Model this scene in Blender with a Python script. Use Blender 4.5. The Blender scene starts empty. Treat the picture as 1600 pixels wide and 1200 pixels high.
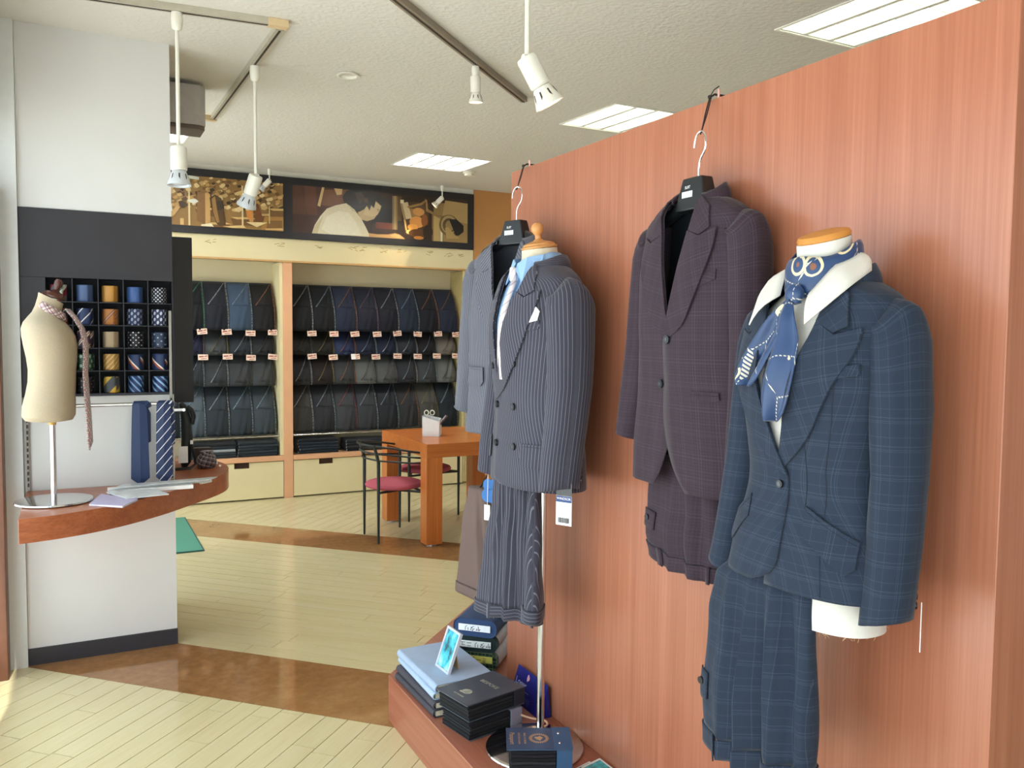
import bpy, bmesh, math, random
from mathutils import Vector, Matrix, noise
random.seed(7)
R = math.radians
S2 = math.sqrt(2)
scene = bpy.context.scene
C = scene.collection

# ------------------------------------------------------------------ camera
FPX = 1312.8                       # focal length in pixels of the 1600 px wide frame
YAW, PITCH, ROLL = R(27.396), R(3.327), R(0.523)
EYE = Vector((0, 0, 1.5))
def cam_axes():
    r = Vector((math.cos(YAW), -math.sin(YAW), 0)); f = Vector((math.sin(YAW), math.cos(YAW), 0)); u = Vector((0, 0, 1))
    f2 = f*math.cos(PITCH) - u*math.sin(PITCH); u2 = u*math.cos(PITCH) + f*math.sin(PITCH)
    r3 = r*math.cos(ROLL) + u2*math.sin(ROLL); u3 = u2*math.cos(ROLL) - r*math.sin(ROLL)
    return r3, u3, f2
CR, CU, CF = cam_axes()
cam = bpy.data.cameras.new('camera'); cam_o = bpy.data.objects.new('camera', cam); C.objects.link(cam_o)
cam.sensor_width = 36; cam.lens = FPX*36/1600; cam.clip_start = .05
m = Matrix((CR, CU, -CF)).transposed().to_4x4(); m.translation = EYE; cam_o.matrix_world = m
scene.camera = cam_o

# ------------------------------------------------------------------ world, sun, exposure
SKY, SUN, EXPO = 1.9, 9.0, 0.95
world = bpy.data.worlds.new('sky'); scene.world = world; world.use_nodes = True
bg = world.node_tree.nodes['Background']; bg.inputs[0].default_value = (.82, .92, 1, 1); bg.inputs[1].default_value = SKY
sun = bpy.data.lights.new('sun', 'SUN'); sun.energy = SUN; sun.angle = R(.6); sun.color = (1, .96, .9)
sun_o = bpy.data.objects.new('sun', sun); C.objects.link(sun_o)
sun_o.rotation_euler = Vector((.06, .50, -.86)).to_track_quat('-Z', 'Y').to_euler()
def portal(loc, rot, sx, sy):
    l = bpy.data.lights.new('window_portal', 'AREA'); l.shape = 'RECTANGLE'; l.size = sx; l.size_y = sy
    l.cycles.is_portal = True
    o = bpy.data.objects.new('window_portal', l); C.objects.link(o); o.location = loc; o.rotation_euler = rot
portal((-.36, 1.3, 1.3), (0, R(-90), 0), 2.35, 5.4)      # window wall beside the camera
portal((.43, -1.62, 1.3), (R(90), 0, 0), 1.5, 2.35)       # shop front behind the camera
portal((-.36, 6.3, 1.3), (0, R(-90), 0), 2.3, 2.3)        # glazed entrance behind the pillar
vs = scene.view_settings
vs.view_transform = 'Standard'; vs.look = 'None'; vs.exposure = EXPO; vs.gamma = 1; vs.use_curve_mapping = False
scene.cycles.use_denoising = True
scene.cycles.max_bounces = 9; scene.cycles.diffuse_bounces = 5; scene.cycles.glossy_bounces = 4
scene.cycles.transparent_max_bounces = 12; scene.cycles.sample_clamp_indirect = 6
scene.cycles.caustics_reflective = False; scene.cycles.caustics_refractive = False

def zc(y): return 2.695 + .0317*y          # the ceiling rises slightly towards the back
def ray(px, py):
    return CR*((px-800)/FPX) - CU*((py-600)/FPX) + CF
def at_z(px, py, z):
    d = ray(px, py); return EYE + d*((z-EYE.z)/d.z)
def at_ceil(px, py):
    d = ray(px, py); t = (2.695+.0317*EYE.y-EYE.z)/(d.z-.0317*d.y); return EYE + d*t
def at_x(px, py, X):
    d = ray(px, py); return EYE + d*(X/d.x)
def at_y(px, py, Y):
    d = ray(px, py); return EYE + d*(Y/d.y)
def project(p):
    v = Vector(p)-EYE; return 800+FPX*v.dot(CR)/v.dot(CF), 600-FPX*v.dot(CU)/v.dot(CF)

# ------------------------------------------------------------------ colours and materials
def lin(h):
    if not isinstance(h, str): return tuple(h)+(1,) if len(h) == 3 else tuple(h)
    h = h.lstrip('#'); v = [int(h[i:i+2], 16)/255 for i in (0, 2, 4)]
    return tuple(((x+.055)/1.055)**2.4 if x > .04045 else x/12.92 for x in v)+(1,)
MATS = {}
class NT:
    def __init__(s, name):
        s.m = bpy.data.materials.new(name); s.m.use_nodes = True; s.t = s.m.node_tree
        s.b = s.t.nodes['Principled BSDF']; s.out = s.t.nodes['Material Output']
    def n(s, kind, **kw):
        x = s.t.nodes.new(kind)
        for k, v in kw.items(): setattr(x, k, v)
        return x
    def l(s, a, b): s.t.links.new(a, b)
    def val(s, sock, v):
        if hasattr(v, 'is_output'): s.l(v, sock)
        else: sock.default_value = v
    def math(s, op, a, b=None, c=None):
        x = s.n('ShaderNodeMath', operation=op); s.val(x.inputs[0], a)
        if b is not None: s.val(x.inputs[1], b)
        if c is not None: s.val(x.inputs[2], c)
        return x.outputs[0]
    def mix(s, f, a, b, mode='MIX'):
        x = s.n('ShaderNodeMix', data_type='RGBA', blend_type=mode); s.val(x.inputs[0], f); s.val(x.inputs[6], a); s.val(x.inputs[7], b); return x.outputs[2]
    def ramp(s, f, stops):
        x = s.n('ShaderNodeValToRGB'); s.val(x.inputs[0], f); e = x.color_ramp.elements
        while len(e) < len(stops): e.new(.5)
        for el, (p, c) in zip(e, stops): el.position = p; el.color = c
        return x.outputs[0]
    def noise(s, vec, scale, detail=3, rough=.5):
        x = s.n('ShaderNodeTexNoise'); x.inputs['Scale'].default_value = scale; x.inputs['Detail'].default_value = detail; x.inputs['Roughness'].default_value = rough
        s.l(vec, x.inputs['Vector']); return x.outputs['Fac']
    def coord(s, kind='Object'): return s.n('ShaderNodeTexCoord').outputs[kind]
    def map(s, vec, scale=(1, 1, 1), rot=(0, 0, 0), loc=(0, 0, 0)):
        x = s.n('ShaderNodeMapping'); s.l(vec, x.inputs[0]); x.inputs['Scale'].default_value = scale; x.inputs['Rotation'].default_value = rot; x.inputs['Location'].default_value = loc; return x.outputs[0]
    def sep(s, vec):
        x = s.n('ShaderNodeSeparateXYZ'); s.l(vec, x.inputs[0]); return x.outputs
    def bump(s, h, strength=.3, dist=.01):
        x = s.n('ShaderNodeBump'); x.inputs['Strength'].default_value = strength; x.inputs['Distance'].default_value = dist; s.l(h, x.inputs['Height']); s.l(x.outputs[0], s.b.inputs['Normal'])
    def set(s, col=None, rough=None, metal=None, spec=None, coat=None, sheen=None):
        if col is not None: s.val(s.b.inputs['Base Color'], col)
        if rough is not None: s.val(s.b.inputs['Roughness'], rough)
        if metal is not None: s.val(s.b.inputs['Metallic'], metal)
        if spec is not None: s.val(s.b.inputs['Specular IOR Level'], spec)
        if coat is not None: s.b.inputs['Coat Weight'].default_value = coat; s.b.inputs['Coat Roughness'].default_value = .08
        if sheen is not None: s.b.inputs['Sheen Weight'].default_value = sheen; s.b.inputs['Sheen Roughness'].default_value = .4
        return s.m
def plain(name, col, rough=.5, metal=0, spec=.5, var=.06, scale=30, coat=None):
    """solid colour with a little mottling"""
    if name in MATS: return MATS[name]
    t = NT(name); c = lin(col); f = t.noise(t.coord(), scale, 3)
    d = tuple(x*(1-var) for x in c[:3])+(1,); e = tuple(min(1, x*(1+var)) for x in c[:3])+(1,)
    MATS[name] = t.set(t.ramp(f, [(.3, d), (.7, e)]), rough, metal, spec, coat); return MATS[name]
def emit(name, col, strength):
    if name in MATS: return MATS[name]
    t = NT(name); t.b.inputs['Base Color'].default_value = lin(col); t.b.inputs['Emission Color'].default_value = lin(col); t.b.inputs['Emission Strength'].default_value = strength
    MATS[name] = t.m; return t.m
def wood(name, c0, c1, c2, axis='z', rough=.35, fine=1.0, bands=1.0):
    """straight-grained veneer, grain along one axis"""
    if name in MATS: return MATS[name]
    t = NT(name); co = t.coord()
    k = 38*fine
    sc = {'x': (.6, k, k), 'y': (k, .6, k), 'z': (k, k, .6)}[axis]
    sb = {'x': (.12, 5, 5), 'y': (5, .12, 5), 'z': (5, 5, .12)}[axis]
    f1 = t.noise(t.map(co, sc), 4, 5, .6); f2 = t.noise(t.map(co, sb), 2.2*bands, 2)
    f3 = t.noise(t.map(co, tuple(v*.28 for v in sc)), 4, 2, .5)
    f = t.math('ADD', t.math('MULTIPLY', f1, .45), t.math('ADD', t.math('MULTIPLY', f2, .3), t.math('MULTIPLY', f3, .25)))
    col = t.ramp(f, [(.36, lin(c0)), (.5, lin(c1)), (.64, lin(c2))])
    t.bump(f1, .05, .002); MATS[name] = t.set(col, rough, 0, .5); return MATS[name]
def uvparts(t):
    return t.sep(t.coord('UV'))
def line_mask(t, u, spacing, width, offset=0.0):
    f = t.math('FRACT', t.math('ADD', t.math('DIVIDE', u, spacing), offset+100))
    return t.math('LESS_THAN', f, width/spacing)
def cloth_base(t, col, weave=900, var=.10):
    co = t.coord('UV'); c = lin(col)
    f = t.noise(t.map(co, (weave*.5, weave, 1)), 1, 2); g = t.noise(t.map(co, (6, 6, 6)), 1, 3)
    h = t.math('ADD', t.math('MULTIPLY', f, .7), t.math('MULTIPLY', g, .3))
    t.bump(f, .12, .0006)
    return t.ramp(h, [(.3, tuple(x*(1-var*2) for x in c[:3])+(1,)), (.7, tuple(min(1, x*(1+var*2)) for x in c[:3])+(1,))])
def pinstripe(name, base, stripe, spacing, width, amount=.7):
    if name in MATS: return MATS[name]
    t = NT(name); u = uvparts(t); col = cloth_base(t, base)
    mk = t.math('MULTIPLY', line_mask(t, u[0], spacing, width), amount)
    MATS[name] = t.set(t.mix(mk, col, lin(stripe)), .85, 0, .2, sheen=.15); return MATS[name]
def check(name, base, line, lu, lv, amount=.5, dark=None, glen=0):
    """tailoring check: lu, lv are lists of (spacing, width, offset) for the two thread directions"""
    if name in MATS: return MATS[name]
    t = NT(name); u = uvparts(t); col = cloth_base(t, base)
    if glen:
        ma = line_mask(t, u[0], glen, glen*.45); mb = line_mask(t, u[1], glen, glen*.45)
        col = t.mix(t.math('MULTIPLY', t.math('ADD', ma, mb), .5), col, lin(dark))
    for (i, lst) in ((0, lu), (1, lv)):
        for (sp, w, of) in lst:
            mk = t.math('MULTIPLY', line_mask(t, u[i], sp, w, of), amount); col = t.mix(mk, col, lin(line))
    MATS[name] = t.set(col, .85, 0, .2, sheen=.12); return MATS[name]
def tie_mat(name, base, kind='solid', cols=(), spacing=.03, widths=(.008,), ang=45, rough=.45):
    """silk tie: diagonal stripes, dots, small motifs or plain weave"""
    if name in MATS: return MATS[name]
    t = NT(name); co = t.coord('UV'); col = cloth_base(t, base, 1400, .08)
    if kind == 'stripe':
        r = t.sep(t.map(co, rot=(0, 0, R(ang)))); o = 0
        for cc, w in zip(cols, widths):
            col = t.mix(line_mask(t, r[0], spacing, w, o), col, lin(cc)); o -= (w*1.02)/spacing
    elif kind in ('dot', 'motif'):
        uv = t.sep(t.map(co, rot=(0, 0, R(45))))
        a = t.math('SUBTRACT', t.math('FRACT', t.math('ADD', t.math('DIVIDE', uv[0], spacing), 50)), .5); b = t.math('SUBTRACT', t.math('FRACT', t.math('ADD', t.math('DIVIDE', uv[1], spacing), 50)), .5)
        if kind == 'motif': a = t.math('MULTIPLY', a, .75); b = t.math('ADD', b, t.math('MULTIPLY', a, .5))
        d = t.math('SQRT', t.math('ADD', t.math('MULTIPLY', a, a), t.math('MULTIPLY', b, b)))
        col = t.mix(t.math('LESS_THAN', d, widths[0]/spacing), col, lin(cols[0]))
    elif kind == 'plaid':
        r = t.sep(t.map(co, rot=(0, 0, R(ang))))
        for i in (0, 1):
            for cc, w, o in zip(cols, widths, (0, .35, .55)):
                col = t.mix(t.math('MULTIPLY', line_mask(t, r[i], spacing, w, o), .75), col, lin(cc))
    MATS[name] = t.set(col, rough, 0, .4, sheen=.1); return MATS[name]

# ------------------------------------------------------------------ mesh builder
class MB:
    def __init__(s): s.v = []; s.f = []; s.uv = []; s.mi = []
    def add(s, verts, faces, uvs=None, mi=0):
        o = len(s.v); s.v += [tuple(p) for p in verts]
        s.uv += list(uvs) if uvs else [(p[0]+p[1], p[2]) for p in verts]
        s.f += [tuple(i+o for i in f) for f in faces]; s.mi += [mi]*len(faces); return s
    def box(s, lo, hi, mi=0, M=None):
        (a, b, c), (d, e, f) = lo, hi
        v = [(a, b, c), (d, b, c), (d, e, c), (a, e, c), (a, b, f), (d, b, f), (d, e, f), (a, e, f)]
        if M: v = [M @ Vector(p) for p in v]
        return s.add(v, [(0, 3, 2, 1), (4, 5, 6, 7), (0, 1, 5, 4), (1, 2, 6, 5), (2, 3, 7, 6), (3, 0, 4, 7)], mi=mi)
    def loft(s, rings, closed=True, caps=(True, True), mi=0, uvs=None):
        n = len(rings[0]); v = [p for r in rings for p in r]; f = []
        for i in range(len(rings)-1):
            for j in range(n if closed else n-1):
                k = (j+1) % n; f.append((i*n+j, i*n+k, (i+1)*n+k, (i+1)*n+j))
        if caps[0]: f.append(tuple(reversed(range(n))))
        if caps[1]: f.append(tuple((len(rings)-1)*n+j for j in range(n)))
        return s.add(v, f, uvs, mi)
    def cyl(s, p0, p1, r0, r1=None, n=16, mi=0, caps=(True, True)):
        p0, p1 = Vector(p0), Vector(p1); r1 = r0 if r1 is None else r1
        d = (p1-p0).normalized(); a = d.orthogonal().normalized(); b = d.cross(a)
        rings = [[p+(a*math.cos(2*math.pi*k/n)+b*math.sin(2*math.pi*k/n))*r for k in range(n)] for p, r in ((p0, r0), (p1, r1))]
        return s.loft(rings, True, caps, mi)
    def tube(s, path, r, n=10, mi=0, caps=(True, True)):
        P = [Vector(p) for p in path]; rr = r if isinstance(r, (list, tuple)) else [r]*len(P); rings = []; a = None
        for i, p in enumerate(P):
            d = (P[min(i+1, len(P)-1)]-P[max(i-1, 0)]).normalized()
            a = d.orthogonal().normalized() if a is None else (a-d*a.dot(d)).normalized(); b = d.cross(a)
            rings.append([p+(a*math.cos(2*math.pi*k/n)+b*math.sin(2*math.pi*k/n))*rr[i] for k in range(n)])
        return s.loft(rings, True, caps, mi)
    def lathe(s, prof, n=24, c=(0, 0, 0), mi=0, sx=1, sy=1, caps=(True, True)):
        rings = [[(c[0]+r*sx*math.cos(2*math.pi*k/n), c[1]+r*sy*math.sin(2*math.pi*k/n), c[2]+z) for k in range(n)] for r, z in prof]
        return s.loft(rings, True, caps, mi)
    def prism(s, poly, z0, z1, mi=0):
        n = len(poly); v = [(x, y, z0) for x, y in poly]+[(x, y, z1) for x, y in poly]
        f = [tuple(reversed(range(n))), tuple(range(n, 2*n))]+[(i, (i+1) % n, (i+1) % n+n, i+n) for i in range(n)]
        return s.add(v, f, mi=mi)
    def flat(s, poly, mi=0):
        """a planar polygon of 3-D points"""
        return s.add(poly, [tuple(range(len(poly)))], mi=mi)
    def obj(s, name, mats, parent=None, smooth=False, bevel=0, solid=0, seg=2, sub=0):
        me = bpy.data.meshes.new(name); me.from_pydata(s.v, [], s.f); me.validate()
        for mt in (mats if isinstance(mats, (list, tuple)) else [mats]): me.materials.append(mt)
        if len(me.polygons) == len(s.mi):
            me.polygons.foreach_set('material_index', s.mi)
        ul = me.uv_layers.new(name='UVMap')
        for lp in me.loops: ul.data[lp.index].uv = s.uv[lp.vertex_index]
        bm = bmesh.new(); bm.from_mesh(me)
        if not solid: bmesh.ops.recalc_face_normals(bm, faces=bm.faces)
        bm.to_mesh(me); bm.free()
        if smooth:
            for p in me.polygons: p.use_smooth = True
            if smooth != 'all':
                try: me.set_sharp_from_angle(angle=R(38))
                except Exception: pass
        o = bpy.data.objects.new(name, me); C.objects.link(o)
        if parent: o.parent = parent
        if solid:
            md = o.modifiers.new('thickness', 'SOLIDIFY'); md.thickness = solid; md.offset = 0
        if sub:
            md = o.modifiers.new('subdivision', 'SUBSURF'); md.levels = sub; md.render_levels = sub
        if bevel:
            md = o.modifiers.new('bevel', 'BEVEL'); md.width = bevel; md.segments = seg; md.limit_method = 'ANGLE'; md.angle_limit = R(35)
        return o
def tag(o, label, cat, group=None):
    o['label'] = label; o['category'] = cat
    if group: o['group'] = group
    return o
def thing(name, label, cat, loc=(0, 0, 0), rz=0, group=None):
    o = bpy.data.objects.new(name, None); C.objects.link(o); o.empty_display_size = .1
    o.location = loc; o.rotation_euler = (0, 0, rz); return tag(o, label, cat, group)
def struct(o):
    o['kind'] = 'structure'; return o
def box(lo, hi): return MB().box(lo, hi)
def clip(poly, f):
    """keep the part of a 2-D polygon where f(x, y) >= 0 (f linear)"""
    out = []
    for i, p in enumerate(poly):
        q = poly[(i+1) % len(poly)]; a, b = f(*p), f(*q)
        if a >= 0: out.append(p)
        if (a >= 0) != (b >= 0):
            t = a/(a-b); out.append((p[0]+(q[0]-p[0])*t, p[1]+(q[1]-p[1])*t))
    return out
def text(name, body, size, parent, mat, M, extrude=.0004, align='CENTER'):
    cu = bpy.data.curves.new(name, 'FONT'); cu.body = body; cu.size = size; cu.align_x = align; cu.align_y = 'CENTER'; cu.extrude = extrude
    tmp = bpy.data.objects.new(name+'_curve', cu); C.objects.link(tmp)
    dg = bpy.context.evaluated_depsgraph_get(); me = bpy.data.meshes.new_from_object(tmp.evaluated_get(dg))
    bpy.data.objects.remove(tmp); me.materials.clear(); me.materials.append(mat)
    o = bpy.data.objects.new(name, me); C.objects.link(o); o.parent = parent; o.matrix_local = M; return o
def frame(origin, xdir, ydir):
    x = Vector(xdir).normalized(); y = Vector(ydir); y = (y-x*y.dot(x)).normalized(); z = x.cross(y)
    M = Matrix((x, y, z)).transposed().to_4x4(); M.translation = Vector(origin); return M
ORD = ['first', 'second', 'third', 'fourth', 'fifth', 'sixth', 'seventh', 'eighth', 'ninth', 'tenth']
chrome = plain('chrome', '#d8d8d8', .12, 1, var=.02)
steel = plain('brushed_steel', '#c8c8c8', .28, 1, var=.03)
white_paint = plain('white_paint', '#e4dfd2', .6, var=.02, scale=8)
lamp_white = plain('lamp_white', '#e9e6da', .4, var=.02)
black_board = plain('black_board', '#28262b', .55, var=.12, scale=6)
black_plastic = plain('black_plastic', '#15181b', .4)
paper = plain('paper', '#f0eeea', .7, var=.02)
gold = plain('gold_print', '#c9b182', .5, .3)
ink = plain('ink', '#1c1c22', .7)
WR = wood('red_veneer_upright', '#985c44', '#a4674d', '#b07359', 'z', .28)
WRy = wood('red_veneer_lengthwise', '#96573f', '#a56650', '#b37560', 'y', .33)
WTab = wood('table_veneer', '#a2561f', '#b8682c', '#c97a3c', 'x', .3)
WTabz = wood('table_leg_veneer', '#a2561f', '#b8682c', '#c97a3c', 'z', .3)
WCnt = wood('counter_veneer', '#8a4a2c', '#9d5836', '#b06844', 'x', .28)

# ================================================================== THE ROOM
XL, XR, YF, YB = -.34, 4.6, -1.6, 8.05
# ---- floor: pale planks in three fields, two brown bands at 45 degrees
def floor_mat(name, ang):
    t = NT(name); co = t.map(t.coord(), rot=(0, 0, R(ang)))
    rnd = t.n('ShaderNodeObjectInfo').outputs['Random']
    off = t.n('ShaderNodeVectorMath', operation='ADD'); t.l(co, off.inputs[0])
    cx = t.n('ShaderNodeCombineXYZ'); t.l(t.math('MULTIPLY', rnd, 37.0), cx.inputs[0]); t.l(t.math('MULTIPLY', rnd, 13.0), cx.inputs[2]); t.l(cx.outputs[0], off.inputs[1])
    g = t.noise(t.map(off.outputs[0], (1.6, 26, 1)), 3.2, 5, .62); w = t.noise(t.map(off.outputs[0], (.6, 5, 1)), 2.5, 2)
    f = t.math('ADD', t.math('MULTIPLY', g, .6), t.math('MULTIPLY', w, .4))
    a = t.ramp(f, [(.3, lin('#cdbf93')), (.48, lin('#d3c69b')), (.62, lin('#d6caa2'))])
    knots = t.noise(t.map(off.outputs[0], (2.2, 16, 1)), 1.3, 6, .7)
    a = t.mix(t.ramp(knots, [(.70, (0, 0, 0, 1)), (.80, (.35, .35, .35, 1))]), a, lin('#8f7d52'))
    a = t.mix(t.math('MULTIPLY', rnd, .10), a, lin('#c0ae7e'))
    t.bump(g, .04, .001); return t.set(a, t.math('ADD', t.math('MULTIPLY', w, .07), .10), 0, .5)
FP, FQ = floor_mat('floor_plank_p', -45), floor_mat('floor_plank_q', 45)
t = NT('floor_band'); co = t.coord()
f = t.math('ADD', t.math('MULTIPLY', t.noise(co, 22, 6, .7), .6), t.math('MULTIPLY', t.noise(co, 4, 3), .4))
BAND = t.set(t.ramp(f, [(.36, lin('#8c623a')), (.5, lin('#996d42')), (.62, lin('#a5794e'))]), .07, 0, .5)
slab = struct(box((XL-.1, YF-.1, -.05), (XR+.1, YB+.1, -.006)).obj('floor', plain('floor_gap', '#3a2c14', .9)))
RECT = [(XL, YF), (XR, YF), (XR, YB), (XL, YB)]
def zone(poly, lo, hi):
    poly = clip(poly, lambda x, y: x+y-lo) if lo is not None else poly
    return clip(poly, lambda x, y: hi-(x+y)) if hi is not None and poly else poly
planks = []
def lay(lo, hi, along_p, width, off, seed):
    rnd = random.Random(seed)
    base = zone(RECT, lo, hi)
    ps = [(x+y)/S2 for x, y in base]; qs = [(y-x)/S2 for x, y in base]
    (a0, a1), (b0, b1) = ((min(ps), max(ps)), (min(qs), max(qs))) if along_p else ((min(qs), max(qs)), (min(ps), max(ps)))
    n0 = math.floor((b0-off)/width)-1; b = off+n0*width; G = .0015
    while b < b1:
        L = .92; a = a0-rnd.random()*L
        while a < a1:
            p0, p1, q0, q1 = (a+G, a+L-G, b+G, b+width-G) if along_p else (b+G, b+width-G, a+G, a+L-G)
            poly = [((p-q)/S2, (p+q)/S2) for p, q in ((p0, q0), (p1, q0), (p1, q1), (p0, q1))]
            for g in (lambda x, y: x-XL, lambda x, y: XR-x, lambda x, y: y-YF, lambda x, y: YB-y):
                if len(poly) > 2: poly = clip(poly, g)
            if len(poly) > 2: poly = zone(poly, None if lo is None else lo+.002, None if hi is None else hi-.002)
            if len(poly) > 2:
                cx = sum(p[0] for p in poly)/len(poly); cy = sum(p[1] for p in poly)/len(poly)
                planks.append((poly, along_p, cx, cy))
            a += L
        b += width
lay(None, 4.03, True, .0963, .02, 1)
lay(4.68, 7.26, False, (7.26-4.68)/S2/19, 4.68/S2, 2)
lay(7.90, None, True, .0963, .03, 3)
def plank_rank(pl):
    poly, ap, cx, cy = pl
    v = Vector((cx, cy, 0))-EYE
    if v.dot(CF) < .5: return -1
    pts = [project((x, y, 0)) for x, y in poly if (Vector((x, y, 0))-EYE).dot(CF) > .3]
    pts = [p for p in pts if -60 < p[0] < 900 and -20 < p[1] < 1290]
    if not pts or (cx > 1.15 and cy < 3.3) or (cx < .38 and cy > 4.3 and cy < 6): return -1
    return 1/v.length
ranked = sorted(planks, key=plank_rank, reverse=True)
rest = {True: MB(), False: MB()}
for i, pl in enumerate(ranked):
    poly, ap = pl[0], pl[1]
    if i < 298 and plank_rank(pl) > 0:
        MB().prism(poly, -.006, 0).obj('plank', FP if ap else FQ, slab)
    else: rest[ap].prism(poly, -.006, 0)
for ap in (True, False):
    o = rest[ap].obj('plank_field', FP if ap else FQ, slab); o['kind'] = 'stuff'
for lo, hi in ((4.03, 4.68), (7.26, 7.90)):
    MB().prism(zone(RECT, lo+.001, hi-.001), -.006, 0).obj('border_band', BAND, slab)
struct(box((-14, -14, -.14), (14, 14, -.055)).obj('pavement', plain('pavement', '#c9cac8', .9)))  # ground out of view, added to bounce sunlight up to the ceiling

# ---- ceiling with openings for the light troffers
TROFF = [(2.61, 2.05, 3.21, 2.665), (2.76, 4.06, 3.36, 4.675), (2.354, 6.125, 2.965, 6.735), (.125, 6.165, .73, 6.77)]
xs = sorted({XL-.1, XR+.1} | {v for r in TROFF for v in (r[0], r[2])}); ys = sorted({YF-.1, YB+.1} | {v for r in TROFF for v in (r[1], r[3])})
cb = MB()
for i in range(len(xs)-1):
    for j in range(len(ys)-1):
        cx, cy = (xs[i]+xs[i+1])/2, (ys[j]+ys[j+1])/2
        if any(r[0] < cx < r[2] and r[1] < cy < r[3] for r in TROFF): continue
        q = [(xs[i], ys[j]), (xs[i+1], ys[j]), (xs[i+1], ys[j+1]), (xs[i], ys[j+1])]
        cb.add([(x, y, zc(y)) for x, y in q]+[(x, y, zc(y)+.02) for x, y in q], [(0, 1, 2, 3), (7, 6, 5, 4), (0, 4, 5, 1), (1, 5, 6, 2), (2, 6, 7, 3), (3, 7, 4, 0)])
t = NT('ceiling_plaster'); co = t.coord()
v = t.n('ShaderNodeTexVoronoi'); v.inputs['Scale'].default_value = 42; t.l(co, v.inputs['Vector'])
h = t.math('ADD', t.math('MULTIPLY', v.outputs['Distance'], .6), t.noise(co, 60, 4, .6)); t.bump(h, .5, .006)
ceil = struct(cb.obj('ceiling', t.set(lin('#dedbd2'), .95, 0, .1)))
# ---- walls
wall_paint = plain('wall_paint', '#dad9d6', .8, var=.02, scale=3)
orange_wall = plain('orange_wall', '#c08a52', .75, var=.04, scale=4)
cream = plain('cream_panel', '#ddd0a4', .6, var=.03, scale=3)
struct(box((XL-.1, YB, 0), (XR+.1, YB+.1, 3.05)).obj('wall_back', wall_paint))
struct(box((3.535, 7.68, 0), (XR, YB, 2.95)).obj('wall_back_right', orange_wall))
struct(box((XR, YF-.1, 0), (XR+.1, YB, 3.05)).obj('wall_right', wall_paint))
wl = MB()
for lo, hi in (((XL-.1, 4.26, 0), (XL, 5.1, 3.05)), ((XL-.1, 7.5, 0), (XL, YB, 3.05)), ((XL-.1, 5.1, 2.42), (XL, 7.5, 3.05))): wl.box(lo, hi)
struct(wl.obj('wall_left', wall_paint))
struct(box((XL-.1, YF-.1, 2.42), (XL, 4.26, 3.0)).obj('wall_left_lintel', wall_paint))
struct(box((XL-.1, YF-.1, 2.42), (XR+.1, YF, 3.0)).obj('wall_front_lintel', wall_paint))
struct(box((XL, YB-.36, 2.893), (XR, YB-.34, 2.945)).obj('trim_1', lamp_white, bevel=.004))
# pillar: a white column with the tie board let into its face
jamb = struct(box((-.335, 4.245, 0), (-.218, 4.90, 2.86)).obj('trim_2', plain('jamb_white', '#dfe2e0', .5, var=.02)))
pil = MB(); pil.box((-.217, 4.37, 0), (.406, 4.985, 2.86)); pil.box((-.217, 4.27, .075), (.406, 4.37, 1.205)); pil.box((-.217, 4.27, 2.04), (.406, 4.37, 2.86))
struct(pil.obj('wall_pillar', wall_paint))
struct(box((-.219, 4.262, 0), (.408, 4.368, .074)).obj('baseboard_pillar', plain('baseboard_black', '#2c2a30', .35)))
# ---- window walls: brown frames and glass panes
frame_brown = plain('window_frame_brown', '#6d4632', .45)
t = NT('window_glass'); tr = t.n('ShaderNodeBsdfTransparent'); gl = t.n('ShaderNodeBsdfGlossy'); gl.inputs['Roughness'].default_value = .02
mx = t.n('ShaderNodeMixShader'); fr = t.n('ShaderNodeFresnel'); fr.inputs[0].default_value = 1.45
t.l(fr.outputs[0], mx.inputs[0]); t.l(tr.outputs[0], mx.inputs[1]); t.l(gl.outputs[0], mx.inputs[2]); t.l(mx.outputs[0], t.out.inputs[0])
tr.inputs[0].default_value = (.94, .97, .96, 1); GLASS = t.m
def window(name, p0, p1, axis):
    """posts and rails between two floor points, with panes"""
    n = max(2, round((p1-p0)/1.3)); w = thing(name, 'x', 'x'); del w['label'], w['category']; struct(w)
    for k in range(n+1):
        c = p0+(p1-p0)*k/n; c = min(max(c, p0+.03), p1-.03)
        lo, hi = ((XL-.06, c-.03, .0), (XL-.002, c+.03, 2.42)) if axis == 'y' else ((c-.03, YF-.06, 0), (c+.03, YF-.002, 2.42))
        box(lo, hi).obj('post', frame_brown, w)
        if k < n:
            a, b = p0+(p1-p0)*k/n+.03, p0+(p1-p0)*(k+1)/n-.03
            for z0, z1 in ((0, .07), (2.36, 2.42)):
                lo, hi = ((XL-.05, a, z0), (XL-.01, b, z1)) if axis == 'y' else ((a, YF-.05, z0), (b, YF-.01, z1))
                box(lo, hi).obj('rail', frame_brown, w)
            lo, hi = ((XL-.032, a, .07), (XL-.028, b, 2.36)) if axis == 'y' else ((a, YF-.032, .07), (b, YF-.028, 2.36))
            q = [(XL-.03, a, .07), (XL-.03, b, .07), (XL-.03, b, 2.36), (XL-.03, a, 2.36)] if axis == 'y' else [(a, YF-.03, .07), (b, YF-.03, .07), (b, YF-.03, 2.36), (a, YF-.03, 2.36)]
            MB().flat(q).obj('pane', GLASS, w)
window('window_1', YF, 4.20, 'y'); window('window_2', XL, 1.2, 'x'); struct(box((1.2, YF-.1, 0), (XR+.1, YF, 2.42)).obj('wall_front', wall_paint)); window('window_3', 5.1, 7.5, 'y')  # solid front wall is out of view, put in to shade the partition end
struct(box((-.338, 4.12, 0), (-.285, 4.235, 2.12)).obj('door_1', frame_brown, bevel=.004))

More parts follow.
